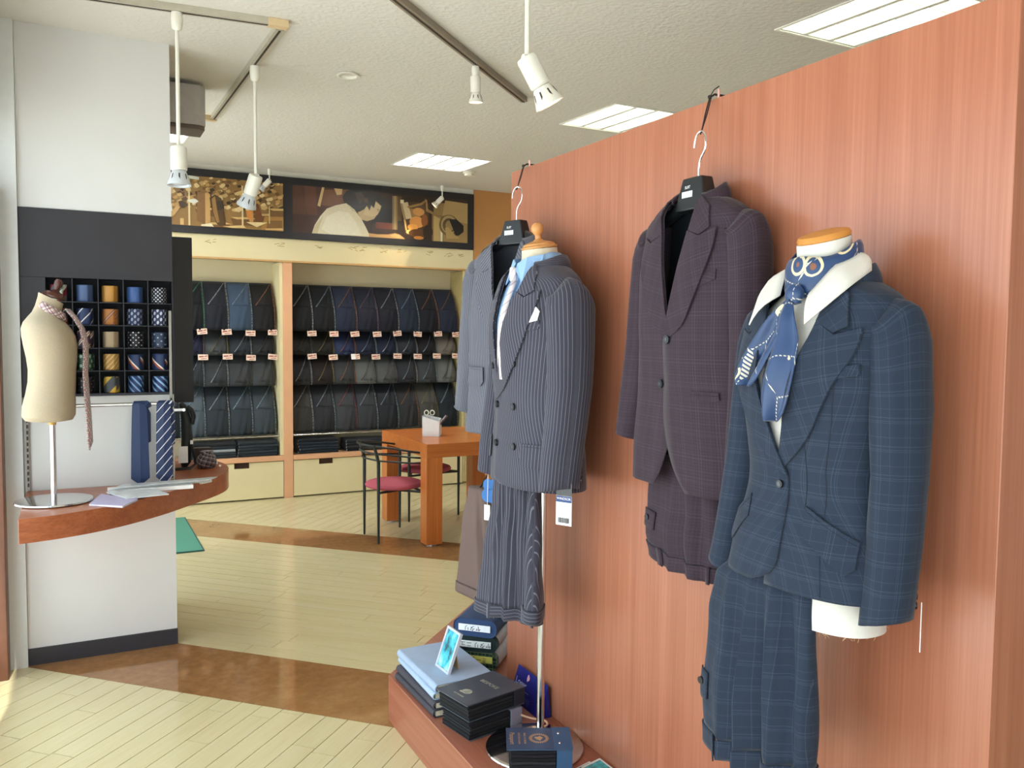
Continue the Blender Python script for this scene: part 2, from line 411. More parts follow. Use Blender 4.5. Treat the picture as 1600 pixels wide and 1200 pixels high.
# ---- the freestanding veneer partition and its platform
pt = MB().box((1.44, .906, .181), (1.56, 2.80, 2.10)).obj('partition_panel', WR, bevel=.002)
tag(pt, 'tall reddish wood veneer partition behind the displayed suits', 'partition')
PLAT = [(1.05, -.6), (1.05, 3.045), (1.74, 3.735), (2.1, 3.735), (2.1, -.6)]
pf = MB().prism(PLAT, 0, .18).obj('display_platform', WRy, bevel=.002)
tag(pf, 'low reddish wood platform with a slanted corner under the suits', 'platform')

# ================================================================== CEILING FIXTURES
tube_glow = emit('fluorescent_tube', '#f6f8ff', 75.0); tube_dim = emit('fluorescent_tube_dim', '#f4fff0', 6.0)
louver = plain('louver_white', '#f2f0e6', .35, var=.01)
LAB = ['bright fluorescent ceiling troffer with crossed louvers, nearest above the partition', 'louvered ceiling troffer with three blades above the partition middle', 'small bright ceiling troffer beside the round smoke detector', 'ceiling troffer half hidden behind the grey loudspeaker box']
for k, (x0, y0, x1, y1) in enumerate(TROFF):
    zz = zc((y0+y1)/2); sl = .0317
    o = thing('ceiling_troffer', LAB[k], 'ceiling light', ((x0+x1)/2, (y0+y1)/2, zz), 0, 'recessed ceiling lights'); o.rotation_euler = (math.atan(sl), 0, 0)
    w, d = (x1-x0)/2-.001, (y1-y0)/2-.001; h = .11
    hb = MB()
    for lo, hi in (((-w, -d, h), (w, d, h+.01)), ((-w, -d, 0), (-w+.006, d, h)), ((w-.006, -d, 0), (w, d, h)), ((-w+.006, -d, 0), (w-.006, -d+.006, h)), ((-w+.006, d-.006, 0), (w-.006, d, h))): hb.box(lo, hi)
    hb.obj('housing', louver, o)
    fr_ = MB(); e = .012
    for lo, hi in (((-w-e, -d-e, -.006), (w+e, -d, -.001)), ((-w-e, d, -.006), (w+e, d+e, -.001)), ((-w-e, -d, -.006), (-w, d, -.001)), ((w, -d, -.006), (w+e, d, -.001))): fr_.box(lo, hi)
    fr_.obj('frame', louver, o)
    for i in range(3):
        x = -w+(i+.5)*2*w/3
        MB().cyl((x, -d+.03, .075), (x, d-.03, .075), .014, n=10).obj('fluorescent_tube', tube_glow if k > 1 else tube_dim, o, smooth=True)
    for i in range(1, 4 if k != 0 else 4):
        x = -w+i*2*w/4
        MB().add([(x-.012, -d+.006, 0), (x+.012, -d+.006, 0), (x+.002, -d+.006, .05), (x-.002, -d+.006, .05), (x-.012, d-.006, 0), (x+.012, d-.006, 0), (x+.002, d-.006, .05), (x-.002, d-.006, .05)],
                 [(0, 1, 2, 3), (7, 6, 5, 4), (0, 4, 5, 1), (1, 5, 6, 2), (2, 6, 7, 3), (3, 7, 4, 0)]).obj('louver_blade', louver, o)
    if k in (0, 2):
        for i in range(1, 4):
            y = -d+i*2*d/4
            MB().box((-w+.007, y-.002, .004), (w-.007, y+.002, .05)).obj('cross_blade', louver, o)
# tracks
track_grey = plain('track_grey', '#b9b3a2', .4); track_bronze = plain('track_bronze', '#8f8272', .45); conn = plain('track_connector', '#dcc39a', .5)
slot = plain('track_slot', '#3b3128', .7)
def track_bar(root, a, b, mat):
    a, b = Vector((*a, zc(a[1]))), Vector((*b, zc(b[1]))); d = (b-a).normalized(); s = d.cross(Vector((0, 0, 1))).normalized()
    def bar(w0, w1, z0, z1): return MB().loft([[p+s*w0+Vector((0, 0, z0)), p+s*w1+Vector((0, 0, z0)), p+s*w1+Vector((0, 0, z1)), p+s*w0+Vector((0, 0, z1))] for p in (a, b)])
    bar(-.018, .018, -.028, -.001).obj('rail', mat, root); bar(-.005, .005, -.0295, -.0282).obj('slot', slot, root)
tr1 = thing('lighting_track', 'pale L-shaped ceiling lighting track with beige corner connectors near the pillar', 'track')
c1 = at_ceil(443, 30); c2 = at_ceil(345, 183)
A, B_, C_, D_ = (-.25, c1.y+.12), (c1.x, c1.y+.02), (c1.x+.005, c2.y), (c2.x-.25, c2.y)
track_bar(tr1, A, (B_[0]-.05, B_[1]), track_grey); track_bar(tr1, (B_[0], B_[1]+.05), (C_[0], C_[1]-.05), track_grey); track_bar(tr1, D_, (C_[0]-.05, C_[1]), track_grey)
for p in (B_, C_):
    z = zc(p[1]); MB().box((p[0]-.06, p[1]-.022, z-.031), (p[0]+.022, p[1]+.022, z-.002)).obj('connector', conn, tr1)
tr2 = thing('lighting_track', 'bronze diagonal ceiling lighting track with two small spots above the floor', 'track')
e0, e1 = at_ceil(628, -2), at_ceil(819, 152); dd = (e1-e0); e0 = e0-dd*.6
track_bar(tr2, (e0.x, e0.y), (e1.x, e1.y), track_bronze)
lamp_in = emit('spot_bulb', '#ffd9a0', 9)
lamp_off = plain('spot_glass', '#c9ced2', .15, .0)
def spot(label, top, zlamp, aim, scale=1.0, lit=True, energy=0):
    """spotlight on a rod: stem from the ceiling, knuckle, cylindrical head, flared lamp"""
    o = thing('track_spotlight', label, 'spotlight', (top[0], top[1], 0), 0, 'white spotlights on rods')
    zt = zc(top[1]); s = scale
    MB().lathe([(.012*s, -.07*s), (.020*s, -.062*s), (.024*s, -.03*s), (.022*s, 0)], 14, (0, 0, zt-.03)).obj('track_adapter', lamp_white, o, smooth=True)
    MB().cyl((0, 0, zt-.09*s), (0, 0, zlamp+.012), .008*s, n=10).obj('rod', lamp_white, o, smooth=True)
    MB().cyl((-.014*s, 0, zlamp), (.014*s, 0, zlamp), .014*s, n=14).obj('knuckle', lamp_white, o, smooth=True)
    d = Vector(aim).normalized(); a = d.orthogonal().normalized(); b = d.cross(a); o0 = Vector((0, 0, zlamp))-d*.01*s
    def lat(prof, n=20): return [[o0+d*zz*s+(a*math.cos(2*math.pi*k/n)+b*math.sin(2*math.pi*k/n))*r*s for k in range(n)] for r, zz in prof]
    MB().loft(lat([(.010, 0), (.030, .004), (.032, .012), (.032, .095), (.028, .10)])).obj('head', lamp_white, o, smooth=True)
    MB().loft(lat([(.026, .101), (.030, .107), (.046, .155), (.0465, .16), (.040, .158), (.026, .112)]), caps=(True, False)).obj('lamp_flare', lamp_off if not lit else lamp_white, o, smooth=True)
    for k in range(8):
        r = lat([(.0335, .115), (.0425, .147)], 40); j = k*5
        MB().flat([r[0][j]*1.0, r[0][(j+1) % 40], r[1][(j+1) % 40], r[1][j]]).obj('cooling_slit', slot, o)
    bulb = MB().loft(lat([(.0255, .13), (.036, .145), (.034, .152), (.02, .156)])); bulb.obj('bulb', lamp_in if lit else lamp_off, o, smooth=True)
    if energy:
        L = bpy.data.lights.new('spot_beam', 'SPOT'); L.energy = energy; L.color = (1, .78, .5); L.spot_size = R(50); L.spot_blend = .6; L.shadow_soft_size = .03
        lo = bpy.data.objects.new('spot_beam', L); C.objects.link(lo); lo.parent = o; lo.location = o0+d*.165*s; lo.rotation_euler = d.to_track_quat('-Z', 'Y').to_euler()
    return o
def hang(px, py_top, py_lamp):
    p = at_ceil(px, py_top); v = ray(px, py_lamp); k = math.hypot(p.x, p.y)/math.hypot(v.x, v.y)
    return (p.x, p.y), EYE.z+v.z*k
p, z = hang(276, 8, 232); spot('unlit white spotlight on a long rod beside the pillar edge', p, z, (.0, -.05, -1), 1.0, False)
p, z = hang(398, 94, 276); spot('white spotlight on a long rod in front of the left wall photograph', p, z, (-.18, .30, -.7), 1.05, False)
p, z = hang(743, 94, 121); spot('small lit spotlight on a short stem hanging from the bronze track', p, z, (.08, .1, -1), .78, True, 6)
spot('large white spotlight on a long rod, nearest and right of the bronze track', (1.405, 2.62), 2.455, (.42, -.1, -.75), 1.15, True, 8)
p, z = (at_y(421, 284, 7.42).x, 7.42), at_y(421, 282, 7.42).z; spot('small white spotlight at the top of the left wall photograph', p, z, (-.5, .3, -.6), .72, False)
p, z = (at_y(691, 310, 7.42).x, 7.42), at_y(691, 309, 7.42).z; spot('small white spotlight at the top of the right wall photograph', p, z, (-.55, .25, -.6), .72, True, 9)
p = at_ceil(544, 116); MB().lathe([(.058, -.004), (.060, -.012), (.045, -.012), (.040, .05), (.002, .05)], 24, (p.x, p.y, p.z), caps=(False, True)).obj('downlight', lamp_white, smooth=True)
tag(bpy.data.objects['downlight'], 'round recessed downlight in the middle of the plain ceiling', 'downlight')
p = at_ceil(733, 268); sd = thing('smoke_detector', 'round cream smoke detector on the ceiling beside a troffer', 'smoke detector', (p.x, p.y, p.z))
MB().lathe([(.052, 0), (.052, -.018), (.045, -.022)], 24).obj('base', lamp_white, sd, smooth=True); MB().lathe([(.043, -.0225), (.040, -.038), (.02, -.044), (.001, -.045)], 24).obj('cover', plain('detector_cover', '#e0d9c4', .5), sd, smooth=True)
# grey loudspeaker box behind the pillar
sp = thing('loudspeaker', 'grey boxy loudspeaker hanging under the ceiling behind the pillar', 'loudspeaker', (.53, 4.95, 2.592))
gr = plain('speaker_grey', '#b8b2ae', .6); gd = plain('speaker_base', '#5d4f47', .6)
MB().prism([(-.12, -.09), (.085, -.09), (.115, -.06), (.115, .12), (-.12, .12)], .022, .235).obj('cabinet', gr, sp, bevel=.006)
MB().prism([(-.118, -.088), (.08, -.088), (.11, -.058), (.11, .118), (-.118, .118)], 0, .021).obj('base_edge', gd, sp, bevel=.004)
MB().box((-.02, 0, .236), (.02, .05, .252)).obj('bracket', gd, sp)

# ================================================================== PILLAR DISPLAY
# tie board: black panel with a 5 x 5 grid of open boxes sunk into it
tb = thing('tie_board', 'black display board on the pillar with a grid of open tie boxes', 'display board', (0, 4.262, 0))
GX0, GX1, GZ0, GZ1 = -.117, .403, 1.217, 1.737; CW = (GX1-GX0)/5; CH = (GZ1-GZ0)/5
MB().box((-.219, 0, GZ1), (.407, .10, 2.038)).obj('upper_panel', black_board, tb, bevel=.001)
MB().box((-.219, 0, 1.207), (GX0-.0005, .10, GZ1-.0005)).obj('side_panel', black_board, tb, bevel=.001)
pit = plain('cubby_black', '#0b0b10', .7)
MB().box((GX0, .095, 1.207), (.407, .099, GZ1-.0005)).obj('back_panel', pit, tb)
divm = plain('divider_black', '#26262e', .5)
for k in range(5):
    x = GX0+(k+1)*CW-.002 if k < 4 else GX1
    MB().box((x, .001, 1.207), (x+.004, .0945, GZ1-.0005)).obj('divider', divm, tb)
for k in range(5):
    z = GZ0+k*CH-.004 if k else 1.207
    for j in range(5):
        MB().box((GX0+j*CW+.0022, .002, z), (GX0+(j+1)*CW-.0025, .0944, z+.004 if k else GZ0)).obj('shelf', divm, tb)
def roll_tie(label, mat, col, row):
    """a necktie wound into a roll, standing on its edge in its box"""
    x = GX0+(col+.5)*CW; z = GZ0+(4-row)*CH+.0008; h = .074+random.uniform(-.002, .003); r0 = .036
    o = MB(); n = 64; turns = 2.6; pts = []
    for k in range(n+1):
        a = -math.pi/2+.5-2*math.pi*turns*k/n; r = r0-.0085*turns*k/n
        pts.append((r*math.cos(a)*1.06, r*math.sin(a)*.9))
    uvs, vs_ = [], []; L = 0
    for i, (px, py) in enumerate(pts):
        if i: L += math.hypot(px-pts[i-1][0], py-pts[i-1][1])
        for zz in (0, .004, h-.004, h):
            e = 0 if 0 < zz < h else .0015; q = 1-e/.036
            vs_.append((px*q, py*q, zz)); uvs.append((L, zz))
    f = [(i*4+j, i*4+j+1, i*4+j+5, i*4+j+4) for i in range(n) for j in range(3)]
    o.add(vs_, f, uvs); root = thing('rolled_tie', label, 'necktie', (x, 4.262+.042, z), random.uniform(-.15, .15), 'rolled ties in the tie board')
    o.obj('silk_roll', mat, root, smooth='all', solid=.003)
    MB().lathe([(.012, .002), (.012, h-.006), (.001, h-.005)], 14).obj('core', mat, root, smooth=True)
TIES = [ # row, col, wording, material
 (0, 0, 'grey, wine and green broad striped', ('grn', '#5b6168', 'stripe', ('#7a2330', '#b7c2ae'), .075, (.022, .016), -42)),
 (0, 1, 'plain slate blue', ('slate', '#4a5f86', 'solid')), (0, 2, 'plain golden mustard', ('must', '#c08a3e', 'solid')), (0, 3, 'plain denim blue', ('denim', '#3b5a92', 'solid')),
 (0, 4, 'black with rows of white squares', ('bsq', '#16161d', 'dot', ('#dcdce6',), .0125, (.0032,))),
 (1, 0, 'charcoal and rust striped', ('rust', '#33353a', 'stripe', ('#d9cbb0', '#8c3324'), .06, (.004, .024), -42)), (1, 1, 'navy with thin cream stripes', ('navcr', '#25345c', 'stripe', ('#d8d6cf',), .036, (.0045,), -42)),
 (1, 2, 'copper with fine dark stripes', ('copper', '#b27237', 'stripe', ('#4c3a52', '#d8a067', '#4c3a52'), .04, (.003, .004, .003), -42)),
 (1, 3, 'navy with grey teardrop motifs, beside another', ('pais1', '#2b3354', 'motif', ('#9aa3b8',), .019, (.0052,))), (1, 4, 'navy with pale teardrop motifs, rightmost', ('pais2', '#2b3050', 'motif', ('#c3c6d2',), .02, (.0055,))),
 (2, 0, 'dark maroon mostly hidden', ('maroon', '#3a1b22', 'solid')), (2, 1, 'plum with cream double stripes', ('plumcr', '#3c2a3b', 'stripe', ('#c9b39c', '#3c2a3b', '#c9b39c'), .042, (.006, .003, .004), -42)),
 (2, 2, 'plain beige', ('beige', '#b49e80', 'solid')), (2, 3, 'black with white dots', ('bdot', '#17171c', 'dot', ('#e8e8ea',), .0165, (.0028,))), (2, 4, 'dark slate with small grey flowers', ('flow', '#2e3a50', 'dot', ('#8f9db0',), .022, (.004,))),
 (3, 1, 'dark green with large pale dots', ('green', '#2c4a31', 'dot', ('#93a79b',), .03, (.0075,))), (3, 2, 'gold with tonal stripes', ('gold2', '#b98d4d', 'stripe', ('#dcb878',), .016, (.005,), -42)),
 (3, 3, 'navy striped cream and rust, left of its twin', ('reg1', '#26365c', 'stripe', ('#e6e0d4', '#a4492e'), .10, (.006, .008), 42)), (3, 4, 'navy striped cream and rust, against the right edge', ('reg2', '#26365c', 'stripe', ('#e6e0d4', '#a4492e'), .095, (.006, .008), 46)),
 (4, 1, 'black with sparse tiny dots', ('bdot2', '#1a1719', 'dot', ('#bdb7b4',), .02, (.0022,))), (4, 2, 'grey and yellow broad striped', ('yel', '#4e5256', 'stripe', ('#d9b14a',), .062, (.024,), -42)),
 (4, 3, 'navy and sky blue striped, left of its twin', ('sky1', '#1f335f', 'stripe', ('#7ba3d0',), .021, (.007,), 42)), (4, 4, 'navy and sky blue striped, bottom right corner', ('sky2', '#1f335f', 'stripe', ('#8fb4dc',), .022, (.008,), 46))]
ROWN = ['top', 'second', 'third', 'fourth', 'bottom']
for r, c_, w, spec in TIES:
    m_ = tie_mat('tie_'+spec[0], spec[1], *spec[2:]); w1, _, w2 = w.partition(', '); roll_tie(f'rolled {w1} tie in the {ROWN[r]} row'+(f', {w2}' if w2 else ' of the tie board'), m_, c_, r)
# chrome rail on two slotted uprights
rk = thing('tie_rail', 'chrome tie rail on two slotted uprights below the tie board', 'rail', (0, 4.262, 0))
for x in (-.200, .392):
    MB().box((x-.006, -.012, .7925), (x+.006, -.001, 1.60 if x > 0 else 1.20)).obj('upright', plain('upright_grey', '#9c968e', .5, 0), rk, bevel=.002)
    sl = MB()
    for k in range(15): sl.box((x-.0035, -.0126, .81+k*.026), (x+.0035, -.0121, .826+k*.026))
    sl.obj('slots', slot, rk)
    MB().box((x-.006, -.062, 1.158), (x+.006, -.0125, 1.176)).obj('bracket', chrome, rk, bevel=.002)
MB().cyl((-.215, -.062, 1.168), (.402, -.062, 1.168), .0085, n=14).obj('bar', chrome, rk, smooth=True)
def hung_tie(label, mat, x, tip, w, back_tip, xb):
    """a tie hung over the rail: broad front blade to a point, narrow tail behind, fold over the bar"""
    root = thing('hanging_tie', label, 'necktie', (x, 4.20, 0), 0, 'ties hung over the chrome rail')
    def blade(name, cx, y, z1, w0, w1, pt):
        L = []; n = 26; z0 = 1.168
        for k in range(n+1):
            t_ = k/n; z = z0+(z1+pt-z0)*t_; ww = w0+(w1-w0)*t_**.6; xx = cx*min(1, t_*3+.25)
            L.append((xx, z, ww))
        rings = [[(xx-ww/2, y, z), (xx, y-.004, z), (xx+ww/2, y, z), (xx, y+.002, z)] for xx, z, ww in L]
        rings.append([(L[-1][0]-.001, y, z1), (L[-1][0], y-.003, z1), (L[-1][0]+.001, y, z1), (L[-1][0], y+.001, z1)])
        b = MB(); b.loft(rings, uvs=[(p[0], p[2]) for r_ in rings for p in r_]); b.obj(name, mat, root)
    blade('front_blade', 0, -.013, tip, .058, w, .032); blade('tail', xb, .014, back_tip, .045, .042, .012)
    rings = []
    for k in range(13):
        a = math.pi*k/12; y, z = -math.cos(a)*.0135, 1.168+math.sin(a)*.0135; xx = xb*k/12*.4
        rings.append([(xx-.029+k*.0005, y, z), (xx+.029-k*.0005, y, z)])
    b = MB(); b.loft(rings, False, (False, False), uvs=[(p[0], k*.004+1.168) for k, r_ in enumerate(rings) for p in r_]); b.obj('fold', mat, root, smooth='all', solid=.004)
    MB().tube([(.028, -.016, 1.176), (.04, -.006, 1.166), (.045, .006, 1.160), (.035, .012, 1.15)], [.011, .012, .009, .004], 8).obj('bunched_edge', mat, root, smooth=True)
hung_tie('plain navy tie hung over the chrome rail', tie_mat('tie_navy_plain', '#27395f'), .25, .795, .080, .98, .028)
hung_tie('navy tie with thin white diagonal stripes hung over the rail', tie_mat('tie_navy_rep', '#26355a', 'stripe', ('#e6e6ea',), .030, (.0032,), 40), .352, .796, .072, .965, .030)

# ---- the curved counter wrapping the pillar
edge = [(-.208, 3.628), (-.13, 3.645), (-.056, 3.669), (.057, 3.724), (.178, 3.81), (.315, 3.945), (.42, 4.075), (.52, 4.205), (.605, 4.325), (.66, 4.43), (.690, 4.53), (.704, 4.64), (.70, 4.75), (.672, 4.85), (.62, 4.92), (.55, 4.95)]
def smooth_curve(P, n=4):
    out = []
    for i in range(len(P)-1):
        p0, p1, p2, p3 = P[max(i-1, 0)], P[i], P[i+1], P[min(i+2, len(P)-1)]
        for k in range(n):
            t_ = k/n; out.append(tuple(.5*((2*b)+(c-a)*t_+(2*a-5*b+4*c-d)*t_*t_+(-a+3*b-3*c+d)*t_**3) for a, b, c, d in zip(p0, p1, p2, p3)))
    return out+[P[-1]]
CP = smooth_curve(edge)+[(.407, 4.95), (.407, 4.261), (-.208, 4.261)]
ct = MB().prism(CP, .695, .79).obj('display_counter', WCnt, bevel=.002)
tag(ct, 'curved reddish brown counter wrapping around the white pillar', 'counter')

# ---- small dress form on a chrome stand
df = thing('dress_form', 'beige linen dress form on a chrome stand, draped with a plaid tie', 'mannequin', (-.095, 3.95, .79))
linen = plain('linen', '#aa9b82', .9, var=.05, scale=220); darkwood = plain('turned_dark_wood', '#4a2418', .3)
MB().lathe([(.001, .018), (.03, .018), (.12, .014), (.146, .010), (.148, .004), (.142, .0008), (.001, .0008)], 48).obj('base', chrome, df, smooth=True)
MB().cyl((0, 0, .018), (0, 0, .325), .0115, n=16).obj('pole', chrome, df, smooth=True)
MB().cyl((0, 0, .322), (0, 0, .350), .0145, n=16).obj('collar', plain('pale_wood', '#c9a45a', .5), df, smooth=True)
# torso rings: z, half depth (x, profile view), half width (y), x shift
prof = [(.340, .070, .085, -.004), (.345, .100, .118, -.005), (.362, .112, .135, -.006), (.40, .112, .140, -.004), (.45, .104, .132, .002), (.50, .100, .122, .008), (.55, .100, .125, .010), (.60, .106, .135, .010), (.65, .112, .145, .006), (.69, .112, .150, .000), (.72, .104, .145, -.008), (.745, .088, .128, -.014), (.765, .068, .098, -.014), (.78, .060, .068, -.006), (.80, .054, .052, .000), (.83, .051, .047, .008), (.845, .051, .047, .011)]
rings = [[(s_-.006+.88*dx*math.copysign(abs(math.cos(a))**.9, math.cos(a)), wy*math.copysign(abs(math.sin(a))**.9, math.sin(a)), z+max(0, z-.75)*(-.24)*math.cos(a)) for a in (2*math.pi*k/32 for k in range(32))] for z, dx, wy, s_ in prof]
MB().loft(rings).obj('torso', linen, df, smooth=True)
M_ = Matrix.Translation((.014, 0, .845)) @ Matrix.Rotation(R(18), 4, 'Y')
cap = MB().lathe([(.044, .001), (.046, .008), (.040, .014), (.036, .022), (.026, .026), (.015, .030), (.011, .036), (.012, .044), (.016, .056), (.0165, .07), (.012, .08), (.001, .083)], 24); cap.v = [tuple(M_ @ Vector(p)) for p in cap.v]
cap.obj('wooden_cap', darkwood, df, smooth=True)
plaid = tie_mat('plaid_tie', '#d9cfc6', 'plaid', ('#7d2f3c', '#4a4652', '#b98a8a'), .03, (.005, .004, .006), 45)
sc = thing('plaid_tie', 'cream and wine plaid tie draped around the dress form neck', 'necktie', (-.095, 3.95, .79))
def neck_z(a): return .795 + .03*(-math.cos(a))
rr = []
for k in range(25):
    a = math.pi*.12+(2*math.pi-.24*math.pi)*k/24
    rr.append([(.006+.058*math.cos(a), .064*math.sin(a), neck_z(a)-.018), (.009+.050*math.cos(a), .056*math.sin(a), neck_z(a)+.014)])
b = MB(); b.loft(rr, False, (False, False), uvs=[(k*.013, j*.035) for k in range(25) for j in (0, 1)]); b.obj('collar_band', plaid, sc, smooth='all', solid=.004)
pth = [(.058, -.02, .80), (.085, -.022, .765), (.110, -.024, .72), (.122, -.024, .66), (.122, -.022, .60), (.119, -.02, .54), (.121, -.018, .48), (.124, -.016, .42), (.128, -.014, .36), (.130, -.012, .30), (.132, -.012, .245)]
wd = [.018, .020, .022, .024, .026, .028, .030, .032, .034, .034, .026]
rr = [[(p[0]-.002, p[1]-w_, p[2]), (p[0]+.009, p[1], p[2]), (p[0]+.015, p[1]+w_*.6, p[2])] for p, w_ in zip(pth, wd)]+[[(.134, -.013, .212), (.136, -.012, .21), (.134, -.011, .212)]]
b = MB(); b.loft(rr, False, (False, False), uvs=[(j*.03, p[0][2]) for p in rr for j in range(3)]); b.obj('front_blade', plaid, sc, smooth='all', solid=.006)
rr = [[(x+.006, y+.02, z), (x+.010, y+.03, z), (x+.006, y+.04, z)] for (x, y, z) in pth[:8]]
b = MB(); b.loft(rr, False, (False, False), uvs=[(j*.02, p[0][2]) for p in rr for j in range(3)]); b.obj('tail', plaid, sc, smooth='all', solid=.005)

# ---- things lying on the counter
def sheet(name, label, pts, z, th, mat, cat, extra=None):
    o = MB().prism(pts, z, z+th).obj(name, mat); tag(o, label, cat); return o
def quad(px): return [(at_z(x, y, .792).x, at_z(x, y, .792).y) for x, y in px]
lil = plain('lilac_card', '#b7aecb', .6); plastic = plain('clear_sleeve', '#d6d8d6', .18, var=.12, scale=14)
nb = thing('notebook', 'thin white notebook with lilac edges on the counter', 'notebook')
q = quad(((139, 790), (192, 793), (216, 782), (158, 774)))
MB().prism(q, .7905, .7925).obj('back_cover', lil, nb); MB().prism([(x*.98+.001, y*.998+.007) for x, y in q], .793, .797).obj('pages', paper, nb); MB().prism(q, .7975, .799).obj('front_cover', lil, nb)
nb2 = thing('folder', 'white plastic folder lying beside the lilac notebook on the counter', 'folder')
q = quad(((166, 773), (198, 783), (264, 776), (240, 766)))
MB().prism(q, .8, .802).obj('back_sheet', plastic, nb2); MB().prism(q, .8025, .8045).obj('front_sheet', plain('folder_sheet', '#dfe2e2', .25, var=.1, scale=25), nb2)
ps = thing('plastic_sleeve', 'stack of clear plastic tie sleeves under the hanging ties', 'packaging')
for k, dz in enumerate((.0, .006, .012)):
    q = [(-.02+.37*u_+k*.012+.05*v_, 4.02+.13*v_+.02*u_-k*.01) for u_, v_ in ((.35, 0), (1.42, .25), (1.45, .75), (.36, .6))]
    MB().prism([(x, y) for x, y in q], .7908+dz+.016, .7935+dz+.016).obj('sleeve', plastic, ps)
MB().box((.11, 4.03, .7905), (.46, 4.12, .8065)).obj('card_core', paper, ps)
for k in range(3):
    MB().cyl((.50+.012*k, 4.12+.01*k, .7985), (.53+.012*k, 4.135+.01*k, .7985), .007, n=8).obj('rolled_end', plastic, ps, smooth=True)
# wallet stand and folded umbrella bundle beside the pillar
um = thing('folded_umbrella', 'black folded umbrella hanging from a chrome bracket beside the pillar', 'umbrella', (.47, 4.62, 0))
blk = plain('umbrella_cloth', '#14191b', .6, var=.2); blk2 = plain('leather_black', '#1b1a1e', .35)
MB().tube([(.012, 0, .80), (.022, 0, .83), (.03, -.002, .95), (.026, 0, 1.05), (.012, 0, 1.12), (.0, 0, 1.135)], [.012, .026, .028, .025, .018, .01], 14).obj('canopy', blk, um, smooth=True)
MB().tube([(.03, -.005, 1.115), (.05, -.008, 1.10), (.062, -.008, 1.065), (.055, -.006, 1.03), (.035, -.004, 1.03)], .013, 10).obj('wrist_strap', blk, um, smooth=True)
MB().tube([(.045, -.03, .93), (.06, -.035, .86), (.066, -.03, .82), (.04, -.03, .799), (-.03, -.03, .797), (-.05, -.03, .80)], .0075, 8).obj('cord', blk2, um, smooth=True)
MB().box((-.055, -.03, 1.094), (.022, -.024, 1.110)).obj('bracket', steel, um, bevel=.003)
MB().cyl((.012, -.031, 1.102), (.012, -.036, 1.102), .007, n=14).obj('bolt', chrome, um, smooth=True)
MB().box((-.018, -.046, .83), (.028, -.044, .915)).obj('price_tag', paper, um)
MB().box((.04, -.047, .925), (.054, -.045, .945)).obj('seal', paper, um)
ba = thing('belt_bag', 'brown leather case standing behind the plaid pouch on the counter', 'case', (.60, 4.80, .7905))
brown = plain('dark_brown_leather', '#3a251c', .5)
MB().box((-.05, -.03, 0), (.04, .03, .085)).obj('body', brown, ba, bevel=.008); MB().box((-.052, -.034, .055), (.042, -.0305, .087)).obj('flap', brown, ba, bevel=.001)
pl2 = tie_mat('plaid_dark', '#2b2024', 'plaid', ('#c9c0c2', '#6d5257', '#111111'), .022, (.002, .004, .003), 20)
po = thing('plaid_pouch', 'small dark plaid drawstring pouch with pale beads on the counter', 'pouch', (.595, 4.62, .7905), R(35))
rings = [[(r_*1.05*math.cos(2*math.pi*k/24)*(1+.05*math.sin(5*k)), r_*.8*math.sin(2*math.pi*k/24), z) for k in range(24)] for r_, z in ((.02, 0), (.046, .004), (.054, .03), (.05, .055), (.038, .07), (.03, .076), (.036, .088), (.03, .09))]
b = MB(); b.loft(rings, uvs=[(k*.012, z_) for z_ in (0, .015, .04, .065, .085, .095, .105, .115) for k in range(24)]); b.obj('bag', pl2, po, smooth='all')
for k in range(3): MB().lathe([(.001, 0), (.006, .003), (.006, .009), (.001, .012)], 10, (.052+.004*k, -.04+.028*k, .012*k+.001)).obj('bead', paper, po, smooth=True)
# second black board behind the pillar
b2 = thing('side_board', 'narrow black display board standing out behind the pillar', 'display board', (.42, 4.986, 0))
MB().box((-.12, 0, 1.109), (.158, .025, 2.023)).obj('panel', plain('board_dark', '#211f22', .5), b2, bevel=.002); MB().box((-.012, .026, 1.15), (.012, .05, 1.98)).obj('mounting_batten', divm, b2)
# green door mat
gm = thing('door_mat', 'flat green door mat on the floor behind the pillar', 'mat', (.31, 6.60, 0))
MB().box((-.445, -.58, .0005), (.445, .58, .007)).obj('edge', plain('mat_edge', '#1f4b45', .9), gm); MB().box((-.435, -.57, .0071), (.435, .57, .010)).obj('pile', plain('mat_green', '#4d8a74', .95, var=.12, scale=300), gm)

# ================================================================== FABRIC CABINET ON THE BACK WALL
peach = plain('peach_laminate', '#d8a47c', .5, var=.03, scale=5)
fc = thing('fabric_cabinet', 'wide built-in cream cabinet with peach posts holding the cloth rolls', 'cabinet', (0, 7.68, 0))
X0, XM0, XM1, X1 = -.33, 1.655, 1.738, 3.43
MB().box((X0, .0, 2.15), (3.53, .10, 2.344)).obj('valance', cream, fc, bevel=.002)
MB().box((X0, .10, 2.16), (3.53, .36, 2.18)).obj('top_board', cream, fc)
MB().box((X0, -.012, 2.135), (3.53, .03, 2.1495)).obj('valance_trim', plain('trim_tan', '#c49a62', .5), fc)
MB().box((X0, .345, .39), (3.53, .365, 2.158)).obj('back_panel', plain('cabinet_back', '#d6cbaa', .7, var=.03, scale=3), fc)
for a, b in ((XM0, XM1),):
    MB().box((a, .0, .0), (b, .34, 2.1345)).obj('post', peach, fc, bevel=.002)
sidew = MB().box((XM0-.028, .012, .392), (XM0-.0005, .344, 2.134)).obj('side_panel', cream, fc)
ribs = plain('rib_cream', '#d9cb96', .55)
for k in range(7):
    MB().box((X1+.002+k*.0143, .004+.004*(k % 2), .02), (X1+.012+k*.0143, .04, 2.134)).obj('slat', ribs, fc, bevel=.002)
MB().box((X1, .0405, .0), (3.53, .34, 2.134)).obj('end_panel', plain('rib_shadow', '#b3a26c', .7), fc)
